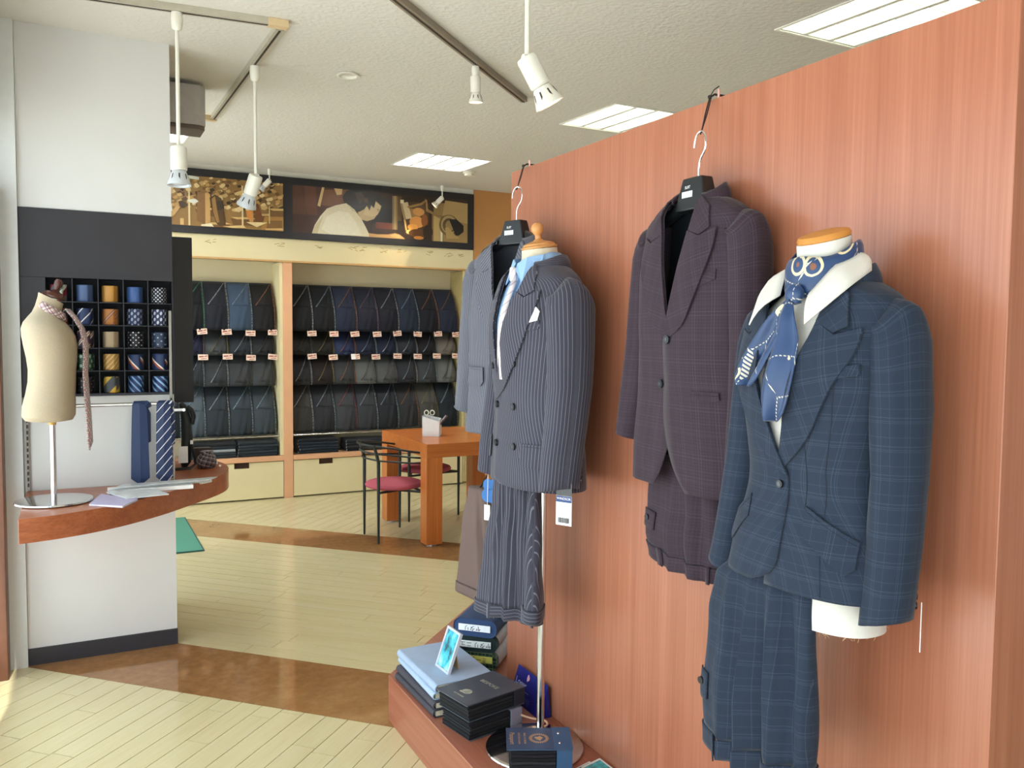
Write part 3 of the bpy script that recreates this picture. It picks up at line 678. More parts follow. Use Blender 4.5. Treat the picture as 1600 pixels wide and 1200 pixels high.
for a, b in ((X0, XM0-.001), (XM1+.001, X1-.001)):
    MB().box((a, -.008, .345), (b, .34, .389)).obj('shelf', peach, fc, bevel=.002)
    w = (b-a)/(2 if a < 1 else 1)
    for k in range(2 if a < 1 else 1):
        u0, u1 = a+k*w+.003, a+(k+1)*w-.003; hx = u0+.30 if a > 1 else u0+.62
        dr = MB(); dr.box((u0, .004, .012), (u1, .03, .29)); dr.box((u0, .004, .29), (hx-.065, .03, .338)); dr.box((hx+.065, .004, .29), (u1, .03, .338))
        d_ = dr.obj('drawer', cream, fc)
        MB().box((hx-.065, .022, .291), (hx+.065, .0235, .338)).obj('hand_slot', plain('slot_brown', '#3c2416', .8), d_)
    MB().box((a, .05, .0), (b, .06, .34)).obj('plinth', plain('plinth_dark', '#2e241a', .8), fc)
    for z in (1.90, 1.60, 1.36, 1.10, .62):
        MB().cyl((a+.002, .325, z), (b-.002, .325, z), .008, n=10).obj('rod', steel, fc, smooth=True)
    MB().cyl((a+.002, .05, .565), (b-.002, .05, .565), .008, n=10).obj('front_rail', chrome, fc, smooth=True)
# stains left by removed letters on the valance
st = MB(); rs = random.Random(4)
for cx in (1.05, 1.62, 2.0, 2.3, 2.42, 2.6, 2.78, 3.05, 3.25, 3.38):
    for k in range(5):
        x = cx+rs.uniform(-.04, .04); z = 2.29+rs.uniform(-.02, .02); a = rs.uniform(-.5, .5); L = rs.uniform(.01, .025); w = .003
        st.flat([(x-L, -.0007, z-a*L-w), (x+L, -.0007, z+a*L-w), (x+L, -.0007, z+a*L+w), (x-L, -.0007, z-a*L+w)])
st.obj('glue_marks', plain('glue_mark', '#b59c66', .8), fc)['kind'] = 'stuff'

# ---- cloth lengths: four rows, draped over rods, each with printed selvedge and a turned-back corner
ROWS = [(1.955, 1.520), (1.530, 1.298), (1.310, 1.020), (1.032, .580)]
SEL = {'w': '#b9bcc4', 'c': '#b5764a', 'p': '#b34c5e', 'g': '#3f9a78', 'm': '#8c6f8d', 's': '#9fb6c8', 'd': '#5a5550', 'y': '#a08c52', 'o': '#b9714a'}
RIGHT = [[('black', '#15181f', 'w'), ('black', '#14171c', 's'), ('navy', '#1f2d4e', 'c'), ('dark navy', '#1a2038', 'm'), ('midnight', '#181a2c', 'w'), ('slate navy', '#22304a', 's'), ('ink', '#171b2a', 'o'), ('blue navy', '#1c2a46', 'c')],
         [('dark olive', '#26251f', 'd'), ('brown black', '#262119', 'y'), ('royal blue', '#1d3266', 'o'), ('dark navy', '#1c2745', 's'), ('navy', '#1e2a4a', 'w'), ('charcoal', '#2a303c', 'w'), ('plum black', '#241e24', 's'), ('taupe', '#8d8072', 'd')],
         [('dark grey', '#34353a', 'w'), ('brown', '#2f2220', 'y'), ('grey', '#44464a', 'c'), ('pale grey', '#767a78', 'd'), ('mid grey', '#606462', 'm'), ('charcoal', '#363a40', 'w'), ('steel grey', '#4c5054', 's'), ('light grey', '#80837e', 'd')],
         [('warm grey', '#4a4844', 'w'), ('charcoal', '#34373c', 's'), ('grey', '#4b4d52', 'p'), ('slate grey', '#44484e', 'w'), ('dark slate', '#2b3038', 's'), ('graphite', '#3a3a3c', 'c'), ('olive grey', '#5c5a50', 'y'), ('dark teal', '#26323a', 's')]]
LEFT = [[('black', '#171b22', 'g'), ('ink', '#1c2230', 'w'), ('steel blue', '#3d5c7c', 's'), ('black brown', '#211e20', 'o')],
        [('navy', '#20264a', 'm'), ('grey', '#4d5254', 'y'), ('slate', '#323a44', 'w'), ('charcoal', '#2e3236', 'd')],
        [('slate', '#3a4048', 's'), ('dark grey', '#42464a', 'w'), ('grey', '#4a4e50', 'd'), ('mid grey', '#505456', 'd')],
        [('blue grey', '#5d6f7c', 's'), ('dark slate', '#37414a', 'w'), ('petrol', '#3b4852', 's'), ('teal grey', '#47545c', 's')]]
def suiting(col):
    nm = 'suiting_'+col[1:]
    if nm in MATS: return MATS[nm]
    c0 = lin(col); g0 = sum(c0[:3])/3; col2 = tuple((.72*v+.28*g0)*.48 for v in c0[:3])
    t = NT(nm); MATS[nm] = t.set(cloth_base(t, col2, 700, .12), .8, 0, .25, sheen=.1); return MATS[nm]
def selv(col):
    nm = 'selvedge_'+col[1:]
    if nm in MATS: return MATS[nm]
    t = NT(nm); u = uvparts(t); f = t.noise(t.map(t.coord('UV'), (10, 60, 1)), 1.5, 1)
    MATS[nm] = t.set(t.mix(t.math('LESS_THAN', f, .45), tuple(.45*v for v in lin(col)[:3])+(1,), lin('#191a1e')), .7); return MATS[nm]
def drape_y(t_, tall): return .29-.20*math.sin(min(1, t_*1.02)*math.pi*.60)*(1.0 if tall else .78)
ROWLAB = ['top', 'second', 'third', 'bottom']
def cloth(bay, row, i, n, x0, w, spec):
    cn, col, sc_ = spec; zt, zb = ROWS[row]; tall = row in (0, 3)
    place = 'right bay' if bay == 'R' else 'left bay'
    lab = f'{cn} suit cloth, {ORD[i]} from the left in the {ROWLAB[row]} row, {place}'
    o = thing('suit_cloth', lab, 'fabric', (x0, 7.68, 0), 0, 'suit cloths draped in the cabinet')
    ww = w*.985; NX, NZ = 14, 14
    def P(s_, t_, d=0.0):
        crease = .0
        for k, (top, bot, amp) in enumerate(((.98, .50, .020), (.9, .78, .011), (.75, .2, .010))):
            line = top+(bot-top)*t_; crease += amp*math.exp(-((s_-line)/.045)**2)*min(1, t_*4)
        y = drape_y(t_, tall)-.022*math.sin(math.pi*min(1, max(0, s_)))-crease-d
        return (s_*ww, y, zt+(zb-zt)*t_)
    vs_ = [P(j/NX, k/NZ) for k in range(NZ+1) for j in range(NX+1)]; uv = [(j/NX*ww, zt+(zb-zt)*k/NZ) for k in range(NZ+1) for j in range(NX+1)]
    f = [(k*(NX+1)+j, k*(NX+1)+j+1, (k+1)*(NX+1)+j+1, (k+1)*(NX+1)+j) for k in range(NZ) for j in range(NX)]
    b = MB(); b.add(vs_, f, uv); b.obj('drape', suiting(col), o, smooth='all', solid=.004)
    # printed selvedge down the right edge and along the turned-back diagonal
    e0 = .965; sw = .022
    rr = [[P(e0-sw, k/NZ, .0045), P(e0+.02, k/NZ, .0045)] for k in range(NZ+1)]
    b = MB(); b.loft(rr, False, (False, False), uvs=[(j*.012, k*.03) for k in range(NZ+1) for j in (0, 1)]); b.obj('selvedge', selv(SEL[sc_]), o, smooth='all', solid=.0015)
    tend = .46 if tall else .85; s_end = .12 if tall else .20; rr = []
    for k in range(13):
        q = k/12; s_ = .90+(s_end-.90)*q; t_ = .015+tend*q
        rr.append([P(s_, t_, .006), P(s_+.026, t_+.012, .006)])
    b = MB(); b.loft(rr, False, (False, False), uvs=[(j*.012, k*.03+.4) for k in range(13) for j in (0, 1)]); b.obj('diagonal_selvedge', selv(SEL[sc_]), o, smooth='all', solid=.0015)
    # turned-back corner: a second layer of cloth below the diagonal
    pol = []; n_ = 9; vs_, f, uv = [], [], []
    for k in range(n_+1):
        q = k/n_; s0 = .93+(s_end+.02-.93)*q; t0 = .02+tend*q
        for j in range(8):
            r_ = j/7; s_ = s0+(.93-.16*q-s0)*r_*.0+(.93-s0)*r_*(1-.55*q*0); tt = t0+(1-t0)*r_*.0
            vs_.append(P(s_, min(1, t0+r_*.02), .0035)); uv.append((s_*ww*.7+tt*.2, zt+(zb-zt)*t0))
    f = [(k*8+j, k*8+j+1, (k+1)*8+j+1, (k+1)*8+j) for k in range(n_) for j in range(7)]
    b = MB(); b.add(vs_, f, uv); b.obj('turned_corner', suiting(col), o, smooth='all', solid=.002)
    return o
card_mat = plain('card_cream', '#e6c9b4', .7, var=.02); card_red = plain('card_red', '#8c2f26', .7); card_white = plain('card_white', '#f2eee8', .7)
def price_card(bay, row, i, x, z, tilt, white=False):
    place = 'right bay' if bay == 'R' else 'left bay'
    o = thing('price_card', f'small {"white" if white else "cream"} price card, {ORD[i]} from the left above the {ROWLAB[row]} row, {place}', 'price card', (x, 7.68+.075, z), 0, 'price cards on the cloth rows')
    o.rotation_euler = (R(-8), R(tilt), 0)
    MB().box((-.042, -.001, -.025), (.042, .001, .025)).obj('card', card_mat, o)
    b = MB(); y = -.0014
    b.flat([(-.034, y, -.001), (.006, y, .002), (.004, y, .011), (-.034, y, .009)]); b.flat([(.008, y, .003), (.034, y, .006), (.034, y, .016), (.010, y, .008)]); b.flat([(-.018, y, -.017), (.030, y, -.013), (.030, y, -.008), (-.018, y, -.012)])
    b.obj('print', card_red, o)
    MB().box((-.004, .0012, -.01), (.004, .03, .0)).obj('clip', lamp_white, o)
    if white: MB().box((-.042, -.0024, -.025), (.0, -.0016, .027)).obj('blank_label', card_white, o)
for bay, data, xa, xb, n in (('L', LEFT, .80, 1.612, 4), ('R', RIGHT, 1.745, 3.418, 8)):
    w = (xb-xa)/n
    for row in range(4):
        more = [(('ink black', '#171b22', 's'), ('dark navy', '#1c2440', 'w'), ('graphite', '#34383c', 'd'), ('dark slate', '#2c343c', 's'))[row]] if bay == 'L' else []      # one more shows beside the umbrella
        for i, spec in enumerate(more+data[row]):
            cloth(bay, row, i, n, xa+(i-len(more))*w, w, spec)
            if row in (1, 2): price_card(bay, row, i, xa+(i-len(more)+.97)*w-.02+random.uniform(-.008, .008) if i-len(more) < n-1 else xb-.035, ROWS[row][0]-.028+random.uniform(-.006, .006), random.uniform(-6, 6), bay == 'R' and row == 2 and i == 2)
# further cloths of the left bay continue behind the black board and are not seen
# ---- folded cloth lengths on the shelf
def folded(bay, st_i, k, x, y, z, w, d, th, col, lab):
    o = thing('folded_cloth', lab, 'fabric', (x, 7.68+y, z), R(random.uniform(-2, 2)), 'folded cloths on the cabinet shelf')
    n = 10; prof = [(-d/2+th/2*(1-math.cos(a)), th/2+th/2*math.sin(a)) for a in (math.pi*(-.5+j/n) for j in range(n+1))]
    prof = [(-d/2+th/2-th/2*math.cos(a), th/2+th/2*math.sin(a)) for a in (-math.pi/2+math.pi*j/n for j in range(n+1))]
    ring = prof+[(d/2, th), (d/2, th*.55), (-d/2+th, th*.52), (-d/2+th, th*.48), (d/2, th*.45), (d/2, 0)]
    NS = 6; b = MB(); rings = []
    for s_ in range(NS+1):
        xx = -w/2+w*s_/NS; sag = .004*math.sin(s_*1.7+k)
        rings.append([(xx, yy, zz*(1+.0*s_)+(sag if zz > th*.7 else 0)*0) for yy, zz in ring])
    b.loft(rings, uvs=[(p[0], p[1]+p[2]) for r_ in rings for p in r_]); b.obj('cloth', suiting(col), o, smooth=True)
    MB().box((-w/2-.001, -d/2+th*.3, th*.25), (-w/2-.0002, -d/2+th*.3+.012, th*.75)).obj('edge_mark', paper, o)
stacks = [('L', 1.045, .40, ['#2a3640', '#3a4c58', '#b9c6cc', '#2c3a44', '#1f262c'], 'the left stack beside the pillar'), ('L', 1.44, .34, ['#26323c', '#33434e', '#2c3944', '#3a4854', '#323c46'], 'the right stack of the left bay'),
          ('R', 1.985, .37, ['#1c2a38', '#26384a', '#1f2f40', '#24364a', '#1b2430'], 'the left stack of the right bay'), ('R', 2.45, .40, ['#20242e', '#2b3038', '#1d232e', '#262c38'], 'the middle stack, right bay'), ('R', 2.95, .40, ['#1f2c3c', '#22303e', '#1e2a36'], 'the stack under the table corner, right bay')]
for bay, x, w, cols, nm in stacks:
    z = .3895
    for k, col in enumerate(cols):
        th = .026; folded(bay, 0, k, x+random.uniform(-.008, .008), .15, z, w, .24, th, col, f'folded dark cloth, {ORD[k]} from the bottom of {nm}'); z += th+.0008

# ================================================================== WALL PHOTOGRAPHS
frame_black = plain('photo_frame_black', '#17161c', .45)
ph = thing('photo_board', 'long black framed board with two sepia workshop photographs above the cabinet', 'picture board', (0, 7.655, 0))
MB().box((-.33, 0, 2.345), (3.525, .022, 2.889)).obj('board', frame_black, ph, bevel=.002)
def print_(name, label, x0, x1, z0, z1, shapes):
    """flat print made of coloured regions; u, v run 0..1 over the photograph"""
    cols = []; b = MB(); k = 0
    W, H = x1-x0, z1-z0
    for col, poly in shapes:
        if col not in cols: cols.append(col)
        k += 1; y = -.0005-.00004*k
        pts = clip(clip(clip(clip([tuple(p) for p in poly], lambda u, v: u), lambda u, v: 1-u), lambda u, v: v), lambda u, v: 1-v)
        if len(pts) < 3: continue
        o = len(b.v); b.add([(x0+u*W, y, z0+(1-v)*H) for u, v in pts], [tuple(range(len(pts)))], mi=cols.index(col))
    me = b.obj(name, [plain('sepia_'+c_[1:], c_, .35, var=.05, scale=60) for c_ in cols], ph); me['label'] = label
    return me
def ell(cx, cy, rx, ry, n=18, a0=0, rot=0):
    c_, s_ = math.cos(rot), math.sin(rot); return [(cx+rx*math.cos(2*math.pi*k/n)*c_-ry*math.sin(2*math.pi*k/n)*s_, cy+rx*math.cos(2*math.pi*k/n)*s_+ry*math.sin(2*math.pi*k/n)*c_) for k in range(n)]
def rc(a, b, c_, d): return [(a, b), (c_, b), (c_, d), (a, d)]
# right photograph: a worker in a white shirt bent over a sewing machine
sh = [('#33201a', rc(0, 0, 1, 1)), ('#46291f', rc(0, 0, .27, .62)), ('#5a3627', [(.06, 0), (.12, 0), (.13, .6), (.07, .6)]), ('#4e2f22', [(.0, .05), (.04, 0), (.08, .6), (.0, .6)]), ('#3a2119', rc(0, .62, .3, 1)), ('#6d4832', [(.16, .05), (.3, .0), (.3, .42), (.15, .38)]), ('#c9ad7d', [(.155, .0), (.168, .0), (.145, .42), (.13, .4)]), ('#c3a577', [(.22, .0), (.265, .0), (.262, .12), (.235, .14)]),
      ('#241d1f', rc(.42, .12, .6, .85)), ('#1a1a22', rc(.44, .38, .56, .8)), ('#3a2a26', rc(.43, .70, .57, .98)), ('#6d3b2f', rc(.45, .66, .545, .80)),
      ('#7d6a4a', rc(.545, .05, .575, .8)), ('#a1885c', rc(.556, .05, .566, .8)), ('#584227', rc(.575, .05, .60, .6)), ('#2a1c14', rc(.60, .0, .80, 1)), ('#46311e', rc(.62, .15, .76, .9)),
      ('#8e7448', [(.79, .12), (1, .10), (1, 1), (.79, 1)]), ('#a98d5c', [(.86, .05), (1, .08), (1, .55), (.84, .45)]), ('#7b6239', rc(.78, .40, .85, 1)), ('#d8d0b8', rc(.832, .62, .845, 1)), ('#b09660', rc(.79, .42, .83, 1)),
      ('#6a5430', ell(.885, .62, .062, .25)), ('#a68f63', ell(.885, .60, .050, .21)), ('#5d4829', ell(.885, .62, .040, .17)), ('#8e774b', ell(.89, .62, .028, .12)), ('#14100f', [(.885, .48), (.93, .46), (.975, .60), (.975, .74), (.945, .84), (.925, .84)]), ('#a68a55', [(.86, .68), (.88, .66), (.925, .85), (.95, .9), (.87, .93)]),
      ('#8a6a3c', ell(.665, .42, .05, .12)), ('#b07a3c', ell(.70, .36, .035, .09)), ('#c88a48', ell(.69, .60, .045, .13)), ('#7b4a22', ell(.735, .55, .02, .15)), ('#d99a4a', ell(.665, .72, .03, .08)), ('#f0c070', ell(.645, .83, .02, .05)), ('#5d3a1c', ell(.70, .85, .06, .1)), ('#c98a3c', ell(.70, .95, .03, .04)), ('#2a1a10', ell(.755, .80, .03, .16)),
      ('#bfae8c', [(.59, .20), (.635, .16), (.66, .52), (.612, .56)]), ('#8d7a55', [(.59, .20), (.602, .19), (.626, .55), (.612, .56)]), ('#d6cba8', rc(.592, .12, .612, .2)), ('#c9a766', [(.612, .56), (.622, .56), (.632, .8), (.622, .8)]), ('#8a6d40', [(.63, .26), (.71, .16), (.74, .08), (.745, .11), (.72, .2), (.64, .3)]), ('#9a7c4c', [(.735, .05), (.75, .08), (.755, .3), (.745, .35), (.742, .1)]), ('#856a42', [(.755, .28), (.83, .42), (.825, .47), (.75, .34)]),
      ('#c8b18a', [(.36, .30), (.42, .30), (.46, .38), (.458, .50), (.44, .60), (.40, .66), (.37, .63), (.35, .5)]), ('#d8c4a0', [(.40, .24), (.45, .20), (.482, .30), (.474, .40), (.46, .50), (.43, .55), (.38, .52)]), ('#b79b72', [(.455, .36), (.478, .38), (.462, .44)]),
      ('#1d1a1c', [(.265, .16), (.29, .02), (.34, .0), (.42, .0), (.475, .06), (.482, .16), (.47, .2), (.452, .18), (.44, .36), (.425, .30), (.415, .42), (.40, .32), (.385, .40), (.36, .46), (.33, .48), (.30, .40), (.275, .32)]), ('#453b36', [(.33, .06), (.37, .03), (.39, .16), (.36, .3)]), ('#5a4c3e', ell(.395, .2, .012, .05)),
      ('#e2d8bb', [(.10, 1), (.115, .82), (.145, .62), (.18, .45), (.23, .36), (.285, .30), (.33, .42), (.37, .62), (.395, .80), (.41, .92), (.415, 1)]), ('#efe8d0', [(.15, .9), (.18, .62), (.24, .48), (.30, .5), (.34, .7), (.37, .98), (.2, 1)]), ('#cdbf9a', [(.10, 1), (.12, .8), (.16, .62), (.14, .85), (.13, 1)]), ('#cfc3a4', [(.285, .30), (.31, .36), (.345, .50), (.32, .46)]),
      ('#c39a66', [(.41, .92), (.46, .93), (.52, .92), (.56, .88), (.585, .90), (.61, .96), (.62, 1), (.412, 1)]), ('#dbb279', [(.53, .94), (.565, .89), (.59, .93), (.612, .99), (.58, .98), (.56, .97)])]
print_('photograph', 'sepia photograph of a worker in a white shirt at a machine', 1.74, 3.455, 2.405, 2.825, sh)
# left photograph: rows of sewing machines and workers
rs = random.Random(11); sh = [('#8d6c3c', rc(0, 0, 1, 1))]
pal = ['#a98650', '#6f4f29', '#c4a169', '#50371d', '#d8bf8c', '#8a6a3a', '#b98f4f', '#3d2a18']
for k in range(330):
    u, v = rs.random(), rs.random()*.62; s_ = .014+.05*v*rs.random()+.008; a = rs.uniform(-.6, .6)
    sh.append((rs.choice(pal), [(u-s_*.6, v-s_*a), (u+s_*.3, v-s_*1.1), (u+s_*.7, v+s_*.4), (u+s_*.1, v+s_*1.6), (u-s_*.5, v+s_*1.2)]))
def bench(u, v, w, h): return [('#6b4c28', [(u-w, v+h*.5), (u+w*.9, v+h*.2), (u+w, v+h*2.5), (u-w*.8, v+h*2.6)]), ('#c7a468', [(u-w, v), (u+w*.6, v-h*.4), (u+w*1.1, v+h*.1), (u-w*.5, v+h*.6)])]
for u, v in ((.86, .68), (.97, .55), (.70, .78), (.45, .64), (.52, .92), (.1, .78)): sh += bench(u, v, .09, .06)
sh += [('#a1763c', [(.86, .72), (1, .70), (1, 1), (.83, 1)]), ('#7c5a30', [(.88, .80), (.99, .78), (.99, .95), (.87, .97)]), ('#c9a76a', [(.86, .97), (.99, .94), (1, .98), (.87, 1)]),
       ('#7d5a34', [(.375, .30), (.43, .34), (.43, .97), (.37, .9)]), ('#b8935a', [(.43, .33), (.465, .35), (.465, .97), (.43, .97)]), ('#4a3418', [(.46, .42), (.50, .34), (.545, .42), (.565, .7), (.575, .95), (.53, .98), (.505, .92), (.48, .7)]), ('#8d6a3a', [(.475, .44), (.50, .38), (.51, .6), (.53, .9), (.51, .92), (.485, .7)]), ('#33271a', [(.51, .48), (.555, .46), (.565, .62), (.52, .66)]),
       ('#d8b878', [(.66, .26), (.69, .22), (.74, .30), (.785, .40), (.77, .44), (.70, .36)]), ('#b98748', [(.745, .42), (.775, .44), (.775, .86), (.745, .86)]), ('#6b3f1c', [(.78, .48), (.81, .46), (.85, .8), (.79, .84)]), ('#c7803c', [(.72, .62), (.76, .62), (.765, .8), (.73, .78)]), ('#dcc490', [(.72, .86), (.88, .84), (.80, .95)]),
       ('#d9c393', rc(.312, .05, .325, 1)), ('#d9c393', rc(.69, .12, .702, .97)), ('#cbb27e', rc(.89, .5, .898, .86)), ('#cdb684', rc(.738, .02, .746, .3)), ('#cbd0c4', [(.28, .0), (.39, .02), (.388, .08), (.28, .06)]), ('#d8d8c8', [(.30, .50), (.36, .46), (.385, .51), (.35, .57)]), ('#cfd2c6', ell(.79, .17, .02, .06)), ('#e0d5b4', [(.40, .97), (.47, .93), (.49, 1), (.40, 1)]), ('#d5b77c', [(.55, .98), (.70, .93), (.72, .98), (.62, 1)])]
sh += [('#2b1f17', [(.13, .04), (.17, .0), (.21, .03), (.245, .14), (.24, .28), (.215, .26), (.20, .22), (.15, .3)]), ('#c9a26e', [(.175, .22), (.205, .20), (.215, .28), (.20, .40), (.175, .44)]), ('#ddd9c0', [(.10, .36), (.165, .40), (.195, .56), (.205, .74), (.17, .78), (.10, .76)]), ('#c19a64', [(.165, .76), (.195, .75), (.235, .62), (.26, .64), (.22, .8), (.18, .9)]), ('#8e6c3e', [(.0, .3), (.1, .34), (.1, 1), (.0, 1)]), ('#b08a52', rc(.16, .80, .19, 1)), ('#caa86e', rc(.255, .87, .28, 1))]
print_('photograph', 'sepia photograph of a crowded sewing workshop', .50, 1.655, 2.405, 2.825, sh)

# ================================================================== TABLE AND CHAIRS
tbx0, tbx1, tby0, tby1, TT = 2.165, 3.03, 5.465, 6.44, .73
tb_ = thing('fitting_table', 'square orange brown wooden table with thick legs near the cloth cabinet', 'table', (tbx0, tby0, 0))
MB().box((0, 0, TT-.098), (tbx1-tbx0, tby1-tby0, TT)).obj('table_top', WTab, tb_, bevel=.002)
for x in (0, tbx1-tbx0-.12):
    for y in (0, tby1-tby0-.12):
        lg = MB().box((x, y, .012), (x+.12, y+.12, TT-.0985)).obj('leg', WTabz, tb_, bevel=.002)
        MB().cyl((x+.06, y+.06, .0005), (x+.06, y+.06, .0118), .04, n=20).obj('glide', steel, lg, smooth=True)
frame_black2 = plain('chair_black', '#1e2423', .42); seat_red = plain('seat_red', '#b0505e', .8, var=.05, scale=120)
def chair(label, x, y, rz, bw=.165, fw=.265):
    o = thing('armchair', label, 'chair', (x, y, 0), rz, 'black steel chairs at the table')
    bx, fx, sz = -.164, .150, .425
    def leg(px, py, top): MB().tube([(px, py, .0005), (px, py, .02), (px, py, .45)]+top, [.0075, .0085, .0125]+[.0125]*(len(top)-1)+[.0105], 10).obj('leg', frame_black2, o, smooth=True)
    for s in (-1, 1):
        leg(bx, s*bw, [(bx, s*bw, .585), (bx-.012, s*bw*1.02, .63), (bx-.038, s*bw*1.08, .712)])
        leg(fx, s*fw, [(fx, s*fw, .60), (fx, s*fw, .645)])
    for zf, zb, k in ((.575, .600, 0), (.612, .650, 1), (.648, .705, 2)):
        dx = (0, -.018, -.037)[k]
        P = [(fx, -fw, zf), (fx-.10, -fw*.98, zf+(zb-zf)*.3), (-.06, -fw*.86, zf+(zb-zf)*.65), (bx+dx, -bw*1.05, zb), (bx+dx-.045, -bw*.45, zb+.004), (bx+dx-.055, 0, zb+.005)]
        P = P+[(a, -b, c) for a, b, c in reversed(P[:-1])]
        MB().tube(smooth_curve(P, 4), .0065 if k < 2 else .0075, 8).obj('back_rail', frame_black2, o, smooth=True)
    MB().lathe([(.001, -.002), (.19, -.002), (.208, .006), (.212, .018), (.204, .032), (.17, .043), (.1, .048), (.001, .05)], 40, (.01, 0, sz-.045)).obj('seat', seat_red, o, smooth=True)
    for s in (-1, 1):
        MB().tube([(bx, s*bw, sz-.058), (0, s*.12, sz-.056), (fx, s*fw, sz-.058)], .009, 8).obj('seat_support', frame_black2, o, smooth=True)
    MB().tube([(fx, -fw, sz-.058), (fx-.02, 0, sz-.056), (fx, fw, sz-.058)], .009, 8).obj('seat_support', frame_black2, o, smooth=True)
chair('black steel armchair with round rose red seat on the near side of the table', 2.055, 5.866, 0)
chair('black steel armchair with round red seat mostly hidden behind the table', 2.545, 6.465, R(-81), .165, .234)
# white paper holder with scissors
wh = thing('pen_holder', 'white faceted desk holder with a notched rim on the wooden table', 'holder', (2.39, 5.93, TT+.0006), R(-30))
holder = plain('holder_white', '#e6e8ea', .45, var=.02)
def wall4(lo, hi, tops):
    (a, b), (c, d) = lo, hi; v = [(a, b, 0), (c, b, 0), (c, d, 0), (a, d, 0)]+[(x, y, t_) for (x, y), t_ in zip(((a, b), (c, b), (c, d), (a, d)), tops)]
    return v
hx, hy, H_ = .066, .056, .155; T = .004
for (p, q, t0, t1) in (((-hx, -hy), (-hx, hy), .155, .155), ((-hx, hy), (hx, hy), .155, .13), ((hx, hy), (hx, -hy), .13, .13), ((hx, -hy), (-hx, -hy), .11, .155)):
    p, q = Vector((*p, 0)), Vector((*q, 0)); n_ = (q-p).cross(Vector((0, 0, 1))).normalized()*T
    b = MB(); v = []
    for s_ in (0, 1): v += [p+n_*s_, q+n_*s_, q+n_*s_+Vector((0, 0, t1)), p+n_*s_+Vector((0, 0, t0))]
    b.add(v, [(0, 1, 2, 3), (7, 6, 5, 4), (0, 4, 5, 1), (1, 5, 6, 2), (2, 6, 7, 3), (3, 7, 4, 0)]); b.obj('side', holder, wh)
MB().box((-hx+.001, -hy+.001, .0), (hx-.001, hy-.001, .004)).obj('floor_plate', holder, wh)
sc_ = thing('scissors', 'pale handled scissors standing in the white desk holder', 'scissors', (2.375, 5.945, TT+.01), R(-20))
for s in (-1, 1):
    ring = [(.006*s+.016*s+.016*math.cos(2*math.pi*k/16), 0, .165+.018*math.sin(2*math.pi*k/16)) for k in range(17)]
    MB().tube(ring, .0042, 8, caps=(False, False)).obj('handle', plain('scissor_handle', '#d9d6c4', .4), sc_, smooth=True)
    MB().box((-.004+.003*s, -.001+.0012*s, .0), (.004+.003*s, .0008+.0012*s, .148)).obj('blade', steel, sc_)
sb = thing('swatch_booklet', 'maroon swatch booklet leaning out of the white desk holder', 'booklet', (2.41, 5.93, TT+.03), R(-25))
sb.rotation_euler = (0, R(38), R(-25))
MB().box((-.004, -.03, .0), (.006, .03, .155)).obj('cover', plain('maroon', '#4f2a2c', .6), sb, bevel=.001); MB().box((-.012, -.028, .01), (-.0045, .028, .15)).obj('pages', plain('swatch_grey', '#a9a8b0', .8, var=.3, scale=90), sb)

# ================================================================== ON THE PLATFORM
PZ = .1806
def book(label, x0, y0, w, d, z, h, cover, rz, pages='#d8cfb4'):
    """hard sample book: cover wrapping a round spine on the left, page block"""
    o = thing('sample_book', label, 'book', (x0, y0, z), rz, 'sample books stacked on the platform')
    cm = plain('book_'+cover[1:], cover, .6, var=.04); c_ = .0035; prof = []
    for k in range(9):
        a = math.pi/2+math.pi*k/8; prof.append((.010+math.cos(a)*.012, h/2+math.sin(a)*h/2))
    ring = [(w, h)]+prof+[(w, 0), (w, c_)]+[(.010+math.cos(a)*.008, h/2+math.sin(a)*(h/2-c_)) for a in (3*math.pi/2-math.pi*k/8 for k in range(9))]+[(w, h-c_)]
    b = MB(); b.loft([[(x, 0, z_) for x, z_ in ring], [(x, d, z_) for x, z_ in ring]], caps=(False, False))
    n_ = len(ring); b.f += [tuple(range(n_)), tuple(range(n_, 2*n_))]; b.mi += [0, 0]; b.obj('cover', cm, o)
    MB().box((.011, .004, c_+.0003), (w-.006, d-.004, h-c_-.0003)).obj('pages', plain('pages_'+pages[1:], pages, .8, var=.08, scale=200), o)
    return o
z = PZ
book('bottom charcoal sample book in the pile at the platform corner', 1.066, 2.622, .225, .37, z, .027, '#3b3a44', R(1)); z += .0275
book('second charcoal sample book from the bottom of the platform pile', 1.068, 2.624, .225, .37, z, .027, '#403f49', R(.5)); z += .0275
book('lower light blue sample book lying on the charcoal books', 1.072, 2.640, .225, .37, z, .025, '#a9bed6', R(-1)); z += .0255
book('top light blue sample book under the small framed picture', 1.078, 2.632, .225, .37, z, .030, '#a3b7d2', R(1)); z += .0305; BT = z
# framed picture on an easel back
fp = thing('picture_frame', 'small pale framed cyan picture propped on the light blue book', 'picture frame', (1.145, 2.745, BT+.0006), R(3))
fp.rotation_euler = (0, R(20), R(3)); fw_, fh_ = .052, .150; fm = plain('frame_silver', '#c3c9d4', .4)
for lo, hi in (((0, -fw_, 0), (.012, fw_, .009)), ((0, -fw_, fh_-.009), (.012, fw_, fh_)), ((0, -fw_, .009), (.012, -fw_+.009, fh_-.009)), ((0, fw_-.009, .009), (.012, fw_, fh_-.009))): MB().box(lo, hi).obj('frame_bar', fm, fp, bevel=.001)
t = NT('cyan_print'); co = t.map(t.coord(), (20, 20, 14)); f = t.noise(co, 1.3, 5, .6)
MB().box((.005, -fw_+.009, .009), (.008, fw_-.009, fh_-.009)).obj('print', t.set(t.ramp(f, [(.35, lin('#2d5560')), (.47, lin('#39b7cc')), (.56, lin('#6fd6de')), (.66, lin('#c9e6df'))]), .3), fp)
